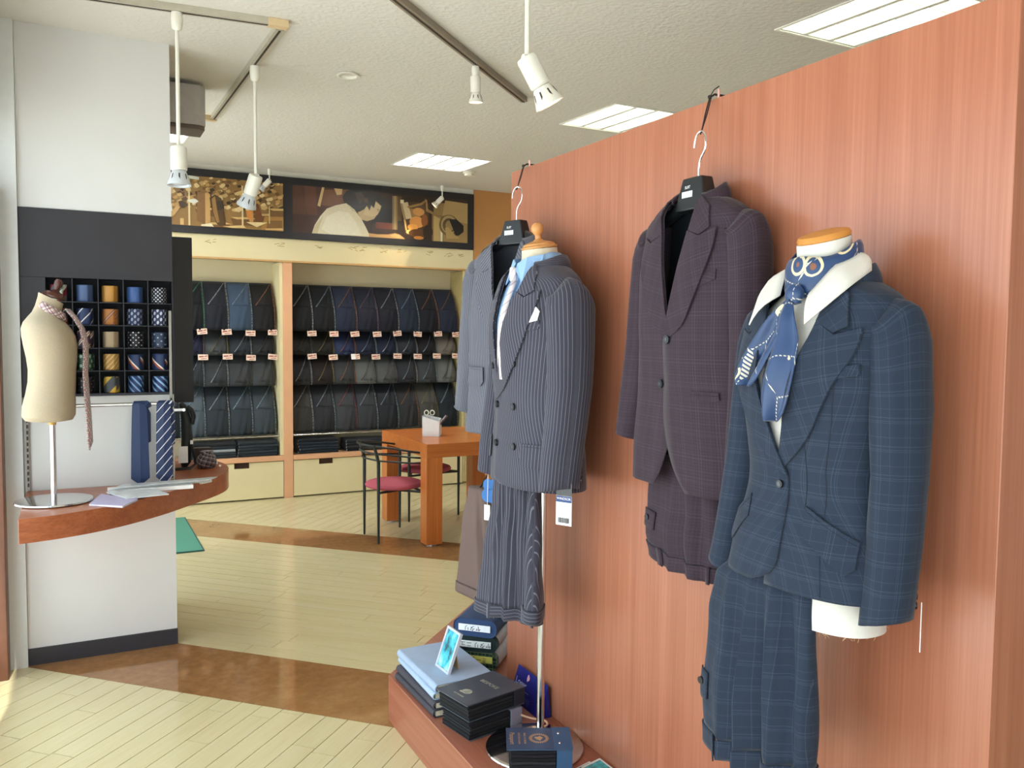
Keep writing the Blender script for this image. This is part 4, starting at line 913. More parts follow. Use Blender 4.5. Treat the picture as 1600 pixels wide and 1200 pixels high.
bk = MB(); bk.add([(.013, -.02, .10), (.013, .02, .10), (.062, .022, .005), (.062, -.022, .005), (.016, -.02, .10), (.016, .02, .10), (.065, .022, .005), (.065, -.022, .005)], [(0, 1, 2, 3), (7, 6, 5, 4), (0, 4, 5, 1), (1, 5, 6, 2), (2, 6, 7, 3), (3, 7, 4, 0)])
bk.obj('easel_back', plain('easel_tan', '#c29a66', .7), fp)
# swatch books: hard cover with a spine block and a fanned stack of cloth samples
def swatch_book(name, label, loc, rz, w, d, h, cover, spine, n, top=True):
    o = thing(name, label, 'swatch book', loc, rz, 'swatch books on the platform'); rs = random.Random(int(w*1000)+n)
    cv = plain('swcover_'+cover[1:], cover, .45, var=.04); sp = plain('swspine_'+spine[1:], spine, .45, var=.04)
    MB().box((0, 0, 0), (w, d, .003)).obj('back_cover', cv, o)
    if top: MB().box((-.012, -.002, h-.004), (w, d+.002, h)).obj('front_cover', cv, o, bevel=.0008)
    MB().box((w-.046, .0, .0033), (w, d, h-.0043)).obj('spine_block', sp, o, bevel=.0008)
    cols = ['#20222b', '#2c2e36', '#191b24', '#33333a', '#24262c', '#3c3d44', '#1d2026', '#2a2530']
    hh = (h-.009)/n
    for k in range(n):
        j = rs.uniform(-.004, .003); z0 = .0036+k*hh; col = cols[k % len(cols)]; NX = 7; b = MB(); amp = .10*hh
        up = [[(j+(w-.049-j)*i/NX, .002+abs(j)*.5, z0+amp*math.sin(i+k)+.2*hh*0), (j+(w-.049-j)*i/NX, d-.003+j*.6, z0+amp*math.cos(i+k))] for i in range(NX+1)]
        rings = [[p[0], p[1], (p[1][0], p[1][1], p[1][2]+hh*.72), (p[0][0], p[0][1], p[0][2]+hh*.72)] for p in up]
        b.loft(rings, uvs=[(q_[0], q_[1]) for r_ in rings for q_ in r_]); b.obj('cloth_sample', suiting(col), o)
    return o
LB = (1.112, 2.415, PZ)
lower = swatch_book('swatch_book', 'lower swatch book with grey spine in the small pile', LB, R(11), .215, .165, .062, '#55555e', '#8d8fa2', 9, False)
upper = swatch_book('swatch_book', 'upper dark slate swatch book with silver BESPOKE lettering', (LB[0]-.004, LB[1]+.002, PZ+.0625), R(12), .235, .172, .060, '#3c4450', '#1f2833', 8)
silver = plain('silver_print', '#b9bba8', .4, .4)
def top_text(o, name, body, size, x, y, z, rot, mat): return text(name, body, size, o, mat, Matrix.Translation((x, y, z)) @ Matrix.Rotation(rot, 4, 'Z'), .0002)
top_text(upper, 'lettering', 'BESPOKE', .023, .150, .088, .0603, R(-90), silver); top_text(upper, 'lettering', 'SUIT SAMPLES', .0085, .020, .088, .0603, R(-90), silver)
em = MB(); em.flat([(.055+.017*math.cos(a), .088+.020*math.sin(a), .0604) for a in (2*math.pi*k/20 for k in range(20))]); em.flat([(.036, .098, .0605), (.045, .090, .0605), (.048, .108, .0605), (.040, .112, .0605)])
em.obj('crest', silver, upper); e2 = MB()
for k in range(5): e2.flat([(.046+.005*k, .076, .0606), (.048+.005*k, .076, .0606), (.048+.005*k, .100-.003*k, .0606), (.046+.005*k, .100-.003*k, .0606)])
e2.obj('crest_lines', plain('swcover_3c4450', '#3c4450'), upper)
ps_ = swatch_book('swatch_book', 'navy swatch book with a copper crest lying on the round stand base', (1.098, 2.105, .1945), R(-26), .180, .132, .105, '#27405f', '#2b5275', 9)
copper = plain('copper_print', '#b98d62', .45, .3); zt = .1053
MB().box((.128, -.003, .1052), (.182, .135, .1062)).obj('hinge_flap', plain('swspine_2b5275', '#2b5275'), ps_)
top_text(ps_, 'lettering', 'Passport', .021, .005, .066, zt, R(-90), copper)
top_text(ps_, 'lettering', 'SELECTED CLOTH', .0085, .026, .066, zt, R(-90), copper); top_text(ps_, 'lettering', 'MADE TO ORDER', .0085, .043, .066, zt, R(-90), copper)
cr = MB()
for k in range(26):
    a = 2*math.pi*k/26; c0, s0 = math.cos(a), math.sin(a)
    cr.flat([(.085+x*c0-y*s0, .066+x*s0+y*c0, zt) for x, y in ((.020, -.003), (.030, -.0015), (.030, .0025), (.021, .0015))])
cr.flat([(.085+.011*math.cos(a)*(1+.3*math.sin(3*a)), .066+.012*math.sin(a)*(1+.25*math.cos(5*a)), zt) for a in (2*math.pi*k/40 for k in range(40))]); cr.obj('crest', copper, ps_)
for y in (.035, .095): MB().lathe([(.001, .0022), (.004, .002), (.0045, .0)], 12, (.145, y, .1062)).obj('rivet', chrome, ps_, smooth=True)
# bolts of packed cloth with paper end labels
packs = [('bottom dark green plaid packed cloth under two others', '#1f4034', '#d7d66a', 'ミーシャチ'), ('middle green packed cloth in clear wrap with white label', '#2a4a48', '#e6ecea', 'ヤタリ ニュー'), ('top bright blue packed cloth with white end label', '#2e62a8', '#eef2f6', 'ヤタリ')]
Rr, Ll = Vector((1.432, 2.872, 0)), Vector((1.300, 2.992, 0)); u_ = (Rr-Ll); Wd = u_.length; ang = math.atan2(u_.y, u_.x); zz = PZ
wrap = plain('clear_wrap', '#a9a6b4', .15, var=.1)
for k, (lab, col, labc, tx) in enumerate(packs):
    h = (.075, .062, .070)[k]; o = thing('packed_cloth', lab, 'fabric', (Ll.x, Ll.y, zz), ang+R((0, 1.5, -2)[k]), 'packed cloths stacked behind the sample books'); D = .27
    def rr_(y, inset=0):
        w0, w1, z0, z1, r = inset, Wd-inset, inset, h-inset, .03-inset*.4; out = []
        for cx, cz, a0 in ((w1-r, z1-r, 0), (w0+r, z1-r, 90), (w0+r, z0+r, 180), (w1-r, z0+r, 270)):
            for j in range(6): a = R(a0+j*18); out.append((cx+r*math.cos(a), y, cz+r*math.sin(a)))
        return out
    b = MB(); b.loft([rr_(.004, .003), rr_(0), rr_(D), rr_(D+.003, .004)]); b.obj('cloth', suiting(col) if k else tie_mat('pack_plaid', col, 'plaid', ('#5c7a5a', '#122a22', '#8c9c6a'), .03, (.003, .006, .002), 0), o, smooth=True)
    if k < 2:
        b = MB(); b.loft([rr_(.03, -.001), rr_(D+.002, -.001)], caps=(False, False)); b.obj('wrapping', wrap, o, smooth=True)
    lh = .026; lz = h*.5 if k else h*.66
    MB().box((.022, -.0022, lz-lh/2), (Wd*(.86 if k else .9), -.0006, lz+lh/2)).obj('label_strip', plain('strip_'+labc[1:], labc, .6), o)
    text('lettering', tx, .024, o, ink, Matrix.Translation((Wd*.45, -.0028, lz)) @ Matrix.Rotation(R(90), 4, 'X') @ Matrix.Rotation(R(180), 4, 'Z'), .0002)
    zz += h+.0008
# navy tent card
tc = thing('tent_card', 'dark blue folded tent card leaning by the partition base', 'sign card', (1.385, 2.452, PZ)); nv = plain('tent_navy', '#141a6e', .35)
tri = [(0, 0), (.050, 0), (.036, .115)]; L = .215
b = MB(); b.loft([[(x, 0, z_) for x, z_ in tri], [(x, L, z_+.0) for x, z_ in tri]]); b.obj('card', nv, tc, bevel=.0008)
Mx = frame((.0165, .12, .0535), (0, -1, 0), (.036, 0, .115)); sl_w = plain('tent_print', '#aab0d6', .5)
text('lettering', 'Loger', .034, tc, sl_w, Mx @ Matrix.Translation((-.045, .012, .0012)), .0002); text('lettering', 'DOME', .030, tc, plain('tent_print_dim', '#4a55a0', .5), Mx @ Matrix.Translation((.0, -.035, .0012)), .0002)
b = MB(); b.flat([Mx @ Vector((x, y, .0012)) for x, y in ((-.03, -.008), (.02, -.008), (.02, -.0065), (-.03, -.0065))]); b.obj('rule', sl_w, tc)
b = MB(); b.flat([Mx @ Vector((-.005+.009*math.cos(a), .042+.011*math.sin(a)*(1+.3*math.cos(3*a)), .0012)) for a in (2*math.pi*k/24 for k in range(24))]); b.obj('flower_mark', plain('tent_pink', '#d9a0b0', .5), tc)
cd_ = MB().tube(smooth_curve([(1.318, 2.455, .20), (1.345, 2.44, .19), (1.372, 2.42, .186), (1.385, 2.40, .186), (1.375, 2.375, .1865), (1.345, 2.37, .1865), (1.325, 2.385, .1865)]), .0035, 8).obj('cord_loop', plain('cord_peach', '#e2b894', .6), smooth=True); tag(cd_, 'pale peach cord loop lying behind the small swatch books', 'cord')
cd_.location.z = .012
for k, (lab, px) in enumerate((('cyan leaflet with white border lying nearest the partition', ((908, 1200), (937, 1186), (975, 1215), (940, 1232))), ('white leaflet partly under the cyan leaflet', ((893, 1204), (921, 1190), (945, 1205), (915, 1222))))):
    q = [(at_z(x, y, PZ).x, at_z(x, y, PZ).y) for x, y in px]; o = thing('leaflet', lab, 'leaflet'); zl = PZ+.002*(1-k)
    MB().prism(q, zl, zl+.0012).obj('sheet', paper, o); cx, cy = sum(a for a, _ in q)/4, sum(b_ for _, b_ in q)/4
    MB().prism([(cx+(a-cx)*.86, cy+(b_-cy)*.86) for a, b_ in q], zl+.0013, zl+.0015).obj('print', MATS['cyan_leaf'] if 'cyan_leaf' in MATS else plain('cyan_leaf', '#4fb4bd', .4, var=.5, scale=60), o)

# ================================================================== GARMENTS
def lerp(a, b, t_): return a+(b-a)*t_
def sstep(t_): t_ = max(0, min(1, t_)); return t_*t_*(3-2*t_)
class Torso:
    """a body surface: rings (z, half width, front depth, back depth) with z measured from the neck point"""
    def __init__(s, prof, e=.86, fold=0.0, seed=0):
        s.p = sorted(prof); s.e = e; s.fold = fold; s.seed = seed
    def ring(s, z):
        p = s.p
        if z <= p[0][0]: return p[0][1:]
        for a, b in zip(p, p[1:]):
            if z <= b[0]:
                t_ = (z-a[0])/(b[0]-a[0]); i = p.index(a); pa = p[max(i-1, 0)]; pb = p[min(i+2, len(p)-1)]
                out = []
                for k in (1, 2, 3):
                    m0 = (b[k]-pa[k])/(b[0]-pa[0])*(b[0]-a[0]) if i else b[k]-a[k]
                    m1 = (pb[k]-a[k])/(pb[0]-a[0])*(b[0]-a[0]) if b is not p[-1] else b[k]-a[k]
                    h = t_; out.append((2*h**3-3*h*h+1)*a[k]+(h**3-2*h*h+h)*m0+(-2*h**3+3*h*h)*b[k]+(h**3-h*h)*m1)
                return tuple(out)
        return p[-1][1:]
    def P(s, z, phi, side, off=0.0):
        a, df, db = s.ring(z); sx, cx = math.sin(phi), math.cos(phi)
        if s.fold: off += s.fold*noise.noise(Vector((sx*side*2.2+s.seed, cx*2.0, z*3.2)))+s.fold*.45*noise.noise(Vector((sx*side*5+s.seed, cx*5.0, z*9)))
        x = side*(a+off)*math.copysign(abs(sx)**s.e, sx); d = (db if cx > 0 else df)+off
        return (x, d*math.copysign(abs(cx)**s.e, cx), z)
    def front(s, x, z, off=0.0):
        a, df, db = s.ring(z); r = min(.999, abs(x)/(a+off)); phi = math.pi-math.asin(r**(1/s.e))
        return s.P(z, phi, 1 if x >= 0 else -1, off)
def patch(T, poly, off, th, grid=.014, taper=None):
    """a cloth piece of the outline poly (x, z) laid on the front of torso T"""
    bm = bmesh.new(); f = bm.faces.new([bm.verts.new((x, 0, z)) for x, z in poly])
    for ax, no in ((0, (1, 0, 0)), (2, (0, 0, 1))):
        lo, hi = min(p[ax//2] for p in poly), max(p[ax//2] for p in poly); k = math.floor(lo/grid)+1
        while k*grid < hi:
            co = [0, 0, 0]; co[ax] = k*grid
            bmesh.ops.bisect_plane(bm, geom=bm.verts[:]+bm.edges[:]+bm.faces[:], plane_co=co, plane_no=no, dist=1e-5); k += 1
    bm.verts.ensure_lookup_table(); b = MB(); idx = {}
    vs_ = []; uv = []
    for v in bm.verts:
        idx[v] = len(vs_); o = off(v.co.x, v.co.z) if callable(off) else off
        vs_.append(T.front(v.co.x, v.co.z, o)); uv.append((v.co.x, v.co.z))
    n_ = len(vs_); faces = [tuple(idx[v] for v in fc_.verts) for fc_ in bm.faces]
    top = []
    for v in bm.verts:
        o = (off(v.co.x, v.co.z) if callable(off) else off)+th; top.append(T.front(v.co.x, v.co.z, o))
    side = []
    for e in bm.edges:
        if len(e.link_faces) == 1:
            a, c_ = idx[e.verts[0]], idx[e.verts[1]]; side.append((a, c_, c_+n_, a+n_))
    b.add(vs_+top, [tuple(reversed(f_)) for f_ in faces]+[tuple(i+n_ for i in f_) for f_ in faces]+side, uv+uv); bm.free(); return b
def rot_uv(b, ang, cx=0, cz=0):
    c_, s_ = math.cos(ang), math.sin(ang); b.uv = [((u-cx)*c_-(v-cz)*s_, (u-cx)*s_+(v-cz)*c_) for u, v in b.uv]; return b
def curve2(P, n=5): return smooth_curve(P, n)

def jacket(name, label, T, mat, loc, rz, hem, zb, vtop, over=1, ov=.012, cut=.07, zcut=None, lapel=None, collar_h=.03, sleeves=None, buttons=(), extra_flaps=(), welt=None, lining=None, women=False, cuff_buttons=0, notch='peak', dbl=False, back_drop=0.0, under=None, cutp=2.2, group='suit jackets on display', darts=()):
    o = thing(name, label, 'jacket', loc, rz, group); zcut = zb-.16 if zcut is None else zcut
    btn = plain('button_dark', '#14151a', .3)
    def xe(z, side):
        """x of the front edge (towards the wearer's own side positive)"""
        base = -ov if side == over else (-ov if not dbl else .03)
        if z >= zb:
            t_ = (z-zb)/(0-zb); v = base+(vtop-base)*t_**.78; return v
        if z < zcut:
            t_ = (zcut-z)/(zcut-hem); return base+(cut if side == over else (under if under is not None else cut))*(t_**cutp if not dbl else t_**8)
        return base
    NZ = 56; NC = 34; body = MB()
    zl = [hem+(0-hem)*(k/NZ) for k in range(NZ+1)]
    for side in (1, -1):
        vs_, uv = [], []
        for z in zl:
            a = T.ring(z)[0]; x = xe(z, side); x = min(x, a*.985); r = min(.999, abs(x)/a)
            pe = math.pi-math.asin(r**(1/T.e)) if x >= 0 else math.pi+math.asin(r**(1/T.e))
            arc = 0; prev = None
            for j in range(NC+1):
                q = j/NC; phi = pe*q; off = (.0045 if side == over else 0)*sstep((phi-1.9)/.9)
                zz = z-back_drop*(1-sstep(phi/1.8))*(1 if z < hem+.3 else 0)*(1-(z-hem)/.3 if z < hem+.3 else 0)
                p = T.P(zz, phi, side, off)
                if prev: arc += math.hypot(p[0]-prev[0], p[1]-prev[1])
                prev = p; vs_.append(p); uv.append((side*arc, z))
        f = [(k*(NC+1)+j, k*(NC+1)+j+1, (k+1)*(NC+1)+j+1, (k+1)*(NC+1)+j) for k in range(NZ) for j in range(NC)]
        body.add(vs_, f if side == 1 else [tuple(reversed(q)) for q in f], uv)
    body.obj('body', mat, o, smooth='all', solid=.003)
    if lining:
        ln = MB(); vs_, uv = [], []
        for z in zl[4:]:
            for j in range(25):
                phi = -2.0+4.0*j/24; p = T.P(z, abs(phi), 1 if phi >= 0 else -1, -.010); vs_.append(p); uv.append((j*.02, z))
        ln.add(vs_, [(k*25+j, k*25+j+1, (k+1)*25+j+1, (k+1)*25+j) for k in range(len(zl)-5) for j in range(24)], uv); ln.obj('lining', lining, o, smooth='all')
    # lapels
    L = lapel
    for side in (1, -1):
        base = -ov if side == over else (-ov if not dbl else .03)
        gx, gz = L['gorge']; tipx, tipz = L['tip']; nx_, nz_ = L['notch']; bulge = L['bulge']
        x_at = lambda z: base+(vtop-base)*max(0, (z-zb)/(0-zb))**.78
        inner = [(x_at(lerp(zb, gz, k/6))-.002, lerp(zb, gz, k/6)) for k in range(7)]
        outer = curve2([(tipx, tipz)]+list(bulge)+[(base+.004, zb)], 4)
        poly = inner+[(nx_, nz_)]+outer[:-1]
        poly = [(x*side, z) for x, z in poly]
        if side == -1: poly.reverse()
        extra = .0065 if side == over else .0025
        b = patch(T, poly, lambda x, z, e_=extra: e_+.004*sstep((z-zb)/.1), .0035, .016)
        rot_uv(b, R(-14)*side); b.obj('lapel', mat, o, smooth=True)
        # front collar leaf from the gorge up to the neck
        cl = [(x_at(gz)-.002, gz), (nx_*.98, nz_+.004), (L['cn'][0], L['cn'][1]), (min(T.ring(L['ct'])[0]*.96, L['cn'][0]*.9), L['ct']), (vtop*.93, 0.0), (x_at((gz)*.5), gz*.5)]
        cl = [(x*side, z) for x, z in cl]
        if side == -1: cl.reverse()
        b = patch(T, cl, lambda x, z: .0075, .0035, .012); rot_uv(b, R(-40)*side); b.obj('collar_leaf', mat, o, smooth=True)
    # collar: a standing band around the back of the neck, falling outwards
    NCc = 28; a0 = 2.35; vs_, uv = [], []; an, dfn, dbn = T.ring(0)
    for k in range(NCc+1):
        ph = -a0+2*a0*k/NCc; sx, cx = math.sin(ph), math.cos(ph); w = sstep((abs(ph)-1.1)/1.25)
        for r_, zz in ((.001, -.004), (.0, collar_h*(1-w)+.002*w), (.005, (collar_h+.003)*(1-w)+.004*w), (.013, lerp(collar_h-.014, -.002, w)), (.019, lerp(-.012, -.016, w))):
            vs_.append(((an+r_)*sx, (dbn if cx > 0 else dfn+.003)*cx+r_*cx, zz)); uv.append((zz*2, k*.012))
    b = MB(); b.add(vs_, [(k*5+j, k*5+j+1, (k+1)*5+j+1, (k+1)*5+j) for k in range(NCc) for j in range(4)], uv); b.obj('collar', mat, o, smooth='all', solid=.003)
    # sleeves
    for side, S in zip((1, -1), sleeves):
        n_ = 28; rings, uv = [], []; sd = 3.1*side+T.seed
        for k, (z, cx, cy, rx, ry) in enumerate(S):
            arc = 0; r_ = []
            for j in range(n_):
                a = 2*math.pi*j/n_; w = 1+.0*a
                dn = T.fold*1.3*noise.noise(Vector((math.cos(a)*1.5+sd, math.sin(a)*1.5, z*5.5+math.cos(a)*.8)))*sstep((S[0][0]-z)/.1)
                fd = 1-sstep((S[0][0]-z)/.13); p = (side*cx+(rx+dn)*math.cos(a), cy+(ry+dn)*math.sin(a), z-.050*fd*math.sin(a)**2-.003*fd*max(0, side*math.cos(a))+(.012*math.cos(a)*side if k == len(S)-1 else 0)); r_.append(p); uv.append((a*.062, z*1.0))
            rings.append(r_)
        # resample for smoothness
        fine, fuv = [], []
        for i in range(len(rings)-1):
            for q in range(4):
                t_ = q/4; fine.append([tuple(lerp(a_, b_, t_) for a_, b_ in zip(p0, p1)) for p0, p1 in zip(rings[i], rings[i+1])]); fuv += [(2*math.pi*j/n_*.062, lerp(S[i][0], S[i+1][0], t_)) for j in range(n_)]
        fine.append(rings[-1]); fuv += [(2*math.pi*j/n_*.062, S[-1][0]) for j in range(n_)]
        b = MB(); b.loft(fine, True, (True, False), uvs=fuv); sl_ = b.obj('sleeve', mat, o, smooth='all', solid=.003)
        z, cx, cy, rx, ry = S[-1]
        MB().lathe([(.84, .0), (.82, .02), (.02, .021)], n_, (0, 0, 0), sx=rx, sy=ry, caps=(False, True)).obj('cuff_lining', plain('lining_dark', '#1a1418', .6), sl_)
        o_ = bpy.context.scene.objects  # position the cuff lining
        cl_ = sl_.children[0]; cl_.location = (side*cx, cy, z+.014)
        if cuff_buttons:
            for k in range(cuff_buttons):
                zz = z+.03+k*.017; ang = R(62) if side == 1 else R(118)
                pos = Vector((side*cx+(rx+.002)*math.cos(ang), cy+(ry+.002)*math.sin(ang), zz)); nrm = Vector((math.cos(ang), math.sin(ang), 0))
                MB().cyl(pos, pos+nrm*.005, .0078, n=14).obj('cuff_button', btn, sl_, smooth=True)
    for x, z in buttons:
        p = Vector(T.front(x, z, .008)); nrm = (p-Vector((p.x*.25, .05, z))).normalized(); nrm = Vector((nrm.x*.35, nrm.y, 0)).normalized()
        bt = MB(); bt.cyl(p, p+nrm*.0045, .0082 if women else .0112, .0075 if women else .0104, n=18); bo = bt.obj('button', btn, o, smooth=True)
        MB().cyl(p+nrm*.0046, p+nrm*.0052, .0045, n=12).obj('button_eye', plain('button_rim', '#3c4048', .3), bo)
    for poly in extra_flaps:
        rot_uv(patch(T, poly, .0055, .003, .014), 0).obj('pocket_flap', mat, o, smooth=True)
        (x0, z0), (x1, z1) = poly[0], poly[1]
        wp = [(x0, z0+.001), (x1, z1+.001), (x1, z1+.008), (x0, z0+.008)]
        patch(T, wp if x1 > x0 else wp, .0055, .0035, .014).obj('pocket_welt', mat, o)
    for poly in darts: patch(T, poly, .0022, .0006, .02).obj('seam', plain('seam_dark', '#1d2532', .9), o)
    if welt: rot_uv(patch(T, welt, .0045, .0035, .012), R(12)).obj('breast_pocket', mat, o, smooth=True)
    return o
def hanger(label, T, loc, rz, hook_h=.11, tilt=0):
    """wide black tailor's hanger with a trapezium centre plate, shoulders inside the coat and a chrome hook"""
    o = thing('coat_hanger', label, 'hanger', loc, rz, 'black coat hangers')
    MB().add([(-.036, -.022, .036), (.036, -.022, .036), (.058, -.030, -.045), (-.058, -.030, -.045), (-.036, .014, .036), (.036, .014, .036), (.058, .020, -.045), (-.058, .020, -.045)], [(0, 1, 2, 3), (7, 6, 5, 4), (0, 4, 5, 1), (1, 5, 6, 2), (2, 6, 7, 3), (3, 7, 4, 0)]).obj('centre_plate', black_plastic, o, bevel=.004)
    for s in (-1, 1): MB().tube([(s*.035, 0, -.015), (s*.09, 0, -.04), (s*.145, 0, -.062), (s*.165, -.0, -.08)], [.02, .018, .015, .012], 10).obj('shoulder', black_plastic, o, smooth=True)
    hk = [(0, 0, .036), (0, 0, .065), (.006, 0, .082), (.020, 0, .100), (.024, 0, .122), (.018, 0, .14), (.004, 0, .148), (-.010, 0, .142), (-.018, 0, .126), (-.020, 0, .112)]
    MB().tube(smooth_curve(hk, 5), .0026, 8).obj('hook', chrome, o, smooth=True)
    lw = plain('hanger_print', '#e8ecee', .5)
    text('lettering', 'SUIT', .0105, o, lw, Matrix.Translation((-.012, -.0248, .012)) @ Matrix.Rotation(R(84), 4, 'X'), .0002)
    b = MB()
    for k in range(5): b.box((-.030+k*.0082, -.0275, -.013), (-.0235+k*.0082, -.0262, .002))
    b.obj('block_letters', lw, o); return o
def strap(o, top, bottom, tail=True):
    bpy.context.view_layer.update(); Mi = o.matrix_world.inverted(); n0 = set(o.children); bl = plain('cord_black', '#231714', .7); t_, b_ = Vector(top), Vector(bottom)
    MB().tube([t_, lerp(t_, b_, .5)+Vector((.0, .002, 0)), b_], .0018, 6).obj('strand', bl, o); MB().tube([t_+Vector((0, -.006, 0)), lerp(t_, b_, .5)+Vector((0, -.005, 0)), b_+Vector((-.004, -.001, -.006))], .0018, 6).obj('strand', bl, o)
    MB().lathe([(.001, -.005), (.005, -.003), (.005, .003), (.001, .005)], 10, tuple(t_)).obj('knot', bl, o, smooth=True)
    MB().tube([t_+Vector((.002, 0, .0)), t_+Vector((.012, -.004, .007)), t_+Vector((.05, -.008, .006))], .0028, 6).obj('hook_over_edge', bl, o)
    if tail: MB().tube([t_, t_+Vector((0, -.016, .014)), t_+Vector((0, -.034, .018))], .0015, 6).obj('loose_end', bl, o)
    MB().cyl(t_+Vector((.02, -.01, -.004)), t_+Vector((.02, -.01, .020)), .003, n=8).obj('pin', plain('pin_pink', '#e6b0a4', .4), o)
    for ch in set(o.children)-n0: ch.matrix_local = Mi
def trousers(label, mat, loc, rz, zt, zb, rows, folds=((-.3, .012), (.35, .010)), band=.040, loops=(-.6, .1, .7), flap=None, seed=0, group='trousers hung waist down', back_label=None):
    """trousers folded over a bar, waistband hanging at the bottom. rows: (q, half width, half depth, x shift)"""
    o = thing('trousers', label, 'trousers', loc, rz, group); NR, n_ = 40, 48
    def row(q):
        for a, b in zip(rows, rows[1:]):
            if q <= b[0]: t_ = sstep((q-a[0])/(b[0]-a[0])); return [lerp(a[k], b[k], t_) for k in (1, 2, 3)]
        return rows[-1][1:]
    def pt(q, a, off=0.0):
        w, d, sx = row(q); c_, s_ = math.cos(a), math.sin(a)
        x = (w+off)*math.copysign(abs(c_)**.75, c_); y = (d+off)*math.copysign(abs(s_)**.75, s_)
        for fx, amp in folds:
            amp = amp*min(1, .15+q*2.2); y += -amp*math.exp(-((x/w-fx-.15*(q-.5))/.10)**2)*(1 if s_ < 0 else -.3)+amp*.8*math.exp(-((x/w-fx-.22-.15*(q-.5))/.09)**2)*(1 if s_ < 0 else 0)
        y += .006*noise.noise(Vector((x*9+seed, q*4, s_)))
        return (x+sx, y, lerp(zt, zb, q)+.01*math.sin(x*9+seed)*q)
    qb = 1-band/abs(zt-zb)
    rings = [[pt(k/NR*qb, 2*math.pi*j/n_) for j in range(n_)] for k in range(NR+1)]; W0 = rows[0][1]
    b = MB(); b.loft(rings, True, (True, False), uvs=[(p[0]+(.07 if p[1] > 0 else 0), p[2]) for r_ in rings for p in r_]); b.obj('legs', mat, o, smooth='all', solid=.003)
    rings = [[pt(qb+(1-qb)*k/4, 2*math.pi*j/n_, .0035) for j in range(n_)] for k in range(5)]
    b = MB(); b.loft(rings, True, (False, False), uvs=[(p[2], p[0]) for r_ in rings for p in r_]); wb = b.obj('waistband', mat, o, smooth='all', solid=.004)
    for fx in loops:
        w, d, sx = row(1); ph = math.pi+math.acos(max(-1, min(1, -fx)))
        ph = 2*math.pi-math.acos(max(-1, min(1, fx)))
        r_ = [[pt(qb-.01+(1.0-qb+.02)*k/5, ph+da, .0075) for da in (-.07, .07)] for k in range(6)]
        b = MB(); b.loft(r_, False, (False, False), uvs=[(j*.012, p[j][2]) for p in r_ for j in (0, 1)]); b.obj('belt_loop', mat, wb, smooth='all', solid=.003)
    if flap:
        a0, a1, q0, q1 = flap
        r_ = [[pt(lerp(q0, q1, k/5)+.012*math.sin(j/8*math.pi)*k/5, lerp(a0, a1, j/8), .005) for j in range(9)] for k in range(6)]
        b = MB(); b.loft(r_, False, (False, False), uvs=[(p[0], p[2]) for r2 in r_ for p in r2]); b.obj('pocket_flap', mat, o, smooth='all', solid=.003)
        p = Vector(pt(lerp(q0, q1, .45), lerp(a0, a1, .55), .008)); MB().cyl(p, p+Vector((0, -.004, 0)), .008, n=14).obj('button', plain('button_dark', '#14151a'), o, smooth=True)
    return o
FACE = R(-90)                      # local front (-y) turned to face -X, away from the partition
# ---------------- cloths
PIN = pinstripe('pinstripe_charcoal', '#3f3e49', '#878693', .0108, .0015, .62)
PINF = pinstripe('pinstripe_grey', '#555660', '#9c9da8', .0088, .0014, .7)
PLUM = check('plum_check', '#3a2e37', '#65545f', [(.052, .0016, 0), (.052, .0012, .12), (.026, .0009, .3)], [(.056, .0014, 0), (.056, .001, .14), (.028, .0009, .35)], .17, '#332830', .0075)
NAVY = check('navy_check', '#262f3e', '#505c6e', [(.060, .0014, 0), (.060, .0012, .10), (.030, .0009, .32)], [(.050, .0014, 0), (.050, .0012, .12), (.025, .0009, .36)], .24)
# ---------------- profiles (from the neck point downwards)
men = [(-.78, .215, .116, .106), (-.62, .210, .116, .106), (-.44, .190, .110, .096), (-.30, .192, .122, .100), (-.19, .194, .126, .108), (-.13, .190, .114, .106), (-.095, .184, .100, .098), (-.070, .172, .090, .092), (-.045, .138, .080, .086), (-.02, .098, .071, .079), (0, .074, .066, .074)]
hung = [(-.78, .220, .072, .050), (-.62, .214, .076, .050), (-.44, .200, .076, .050), (-.30, .198, .082, .050), (-.19, .198, .078, .052), (-.13, .194, .070, .050), (-.095, .186, .063, .048), (-.070, .172, .058, .046), (-.045, .138, .053, .046), (-.02, .098, .048, .046), (0, .074, .046, .046)]
wom = [(-.74, .205, .138, .118), (-.64, .200, .136, .116), (-.52, .184, .122, .106), (-.40, .152, .102, .088), (-.30, .156, .116, .092), (-.20, .166, .132, .098), (-.14, .166, .118, .098), (-.10, .162, .098, .092), (-.070, .152, .086, .086), (-.045, .124, .076, .080), (-.02, .088, .066, .072), (0, .066, .060, .068)]
menJ = men[:6]+[(-.100, .189, .106, .101), (-.074, .186, .096, .096), (-.052, .178, .089, .092), (-.036, .160, .084, .089), (-.022, .136, .079, .085), (-.010, .110, .074, .081), (0, .087, .070, .078)]
hungJ = hung[:6]+[(-.100, .189, .065, .049), (-.074, .186, .061, .048), (-.052, .177, .058, .047), (-.036, .158, .055, .046), (-.022, .133, .052, .046), (-.010, .106, .049, .046), (0, .080, .047, .046)]
womJ = wom[:7]+[(-.105, .168, .102, .094), (-.072, .168, .090, .089), (-.048, .162, .083, .085), (-.032, .148, .079, .082), (-.019, .126, .075, .079), (-.008, .103, .071, .075), (0, .086, .067, .072)]
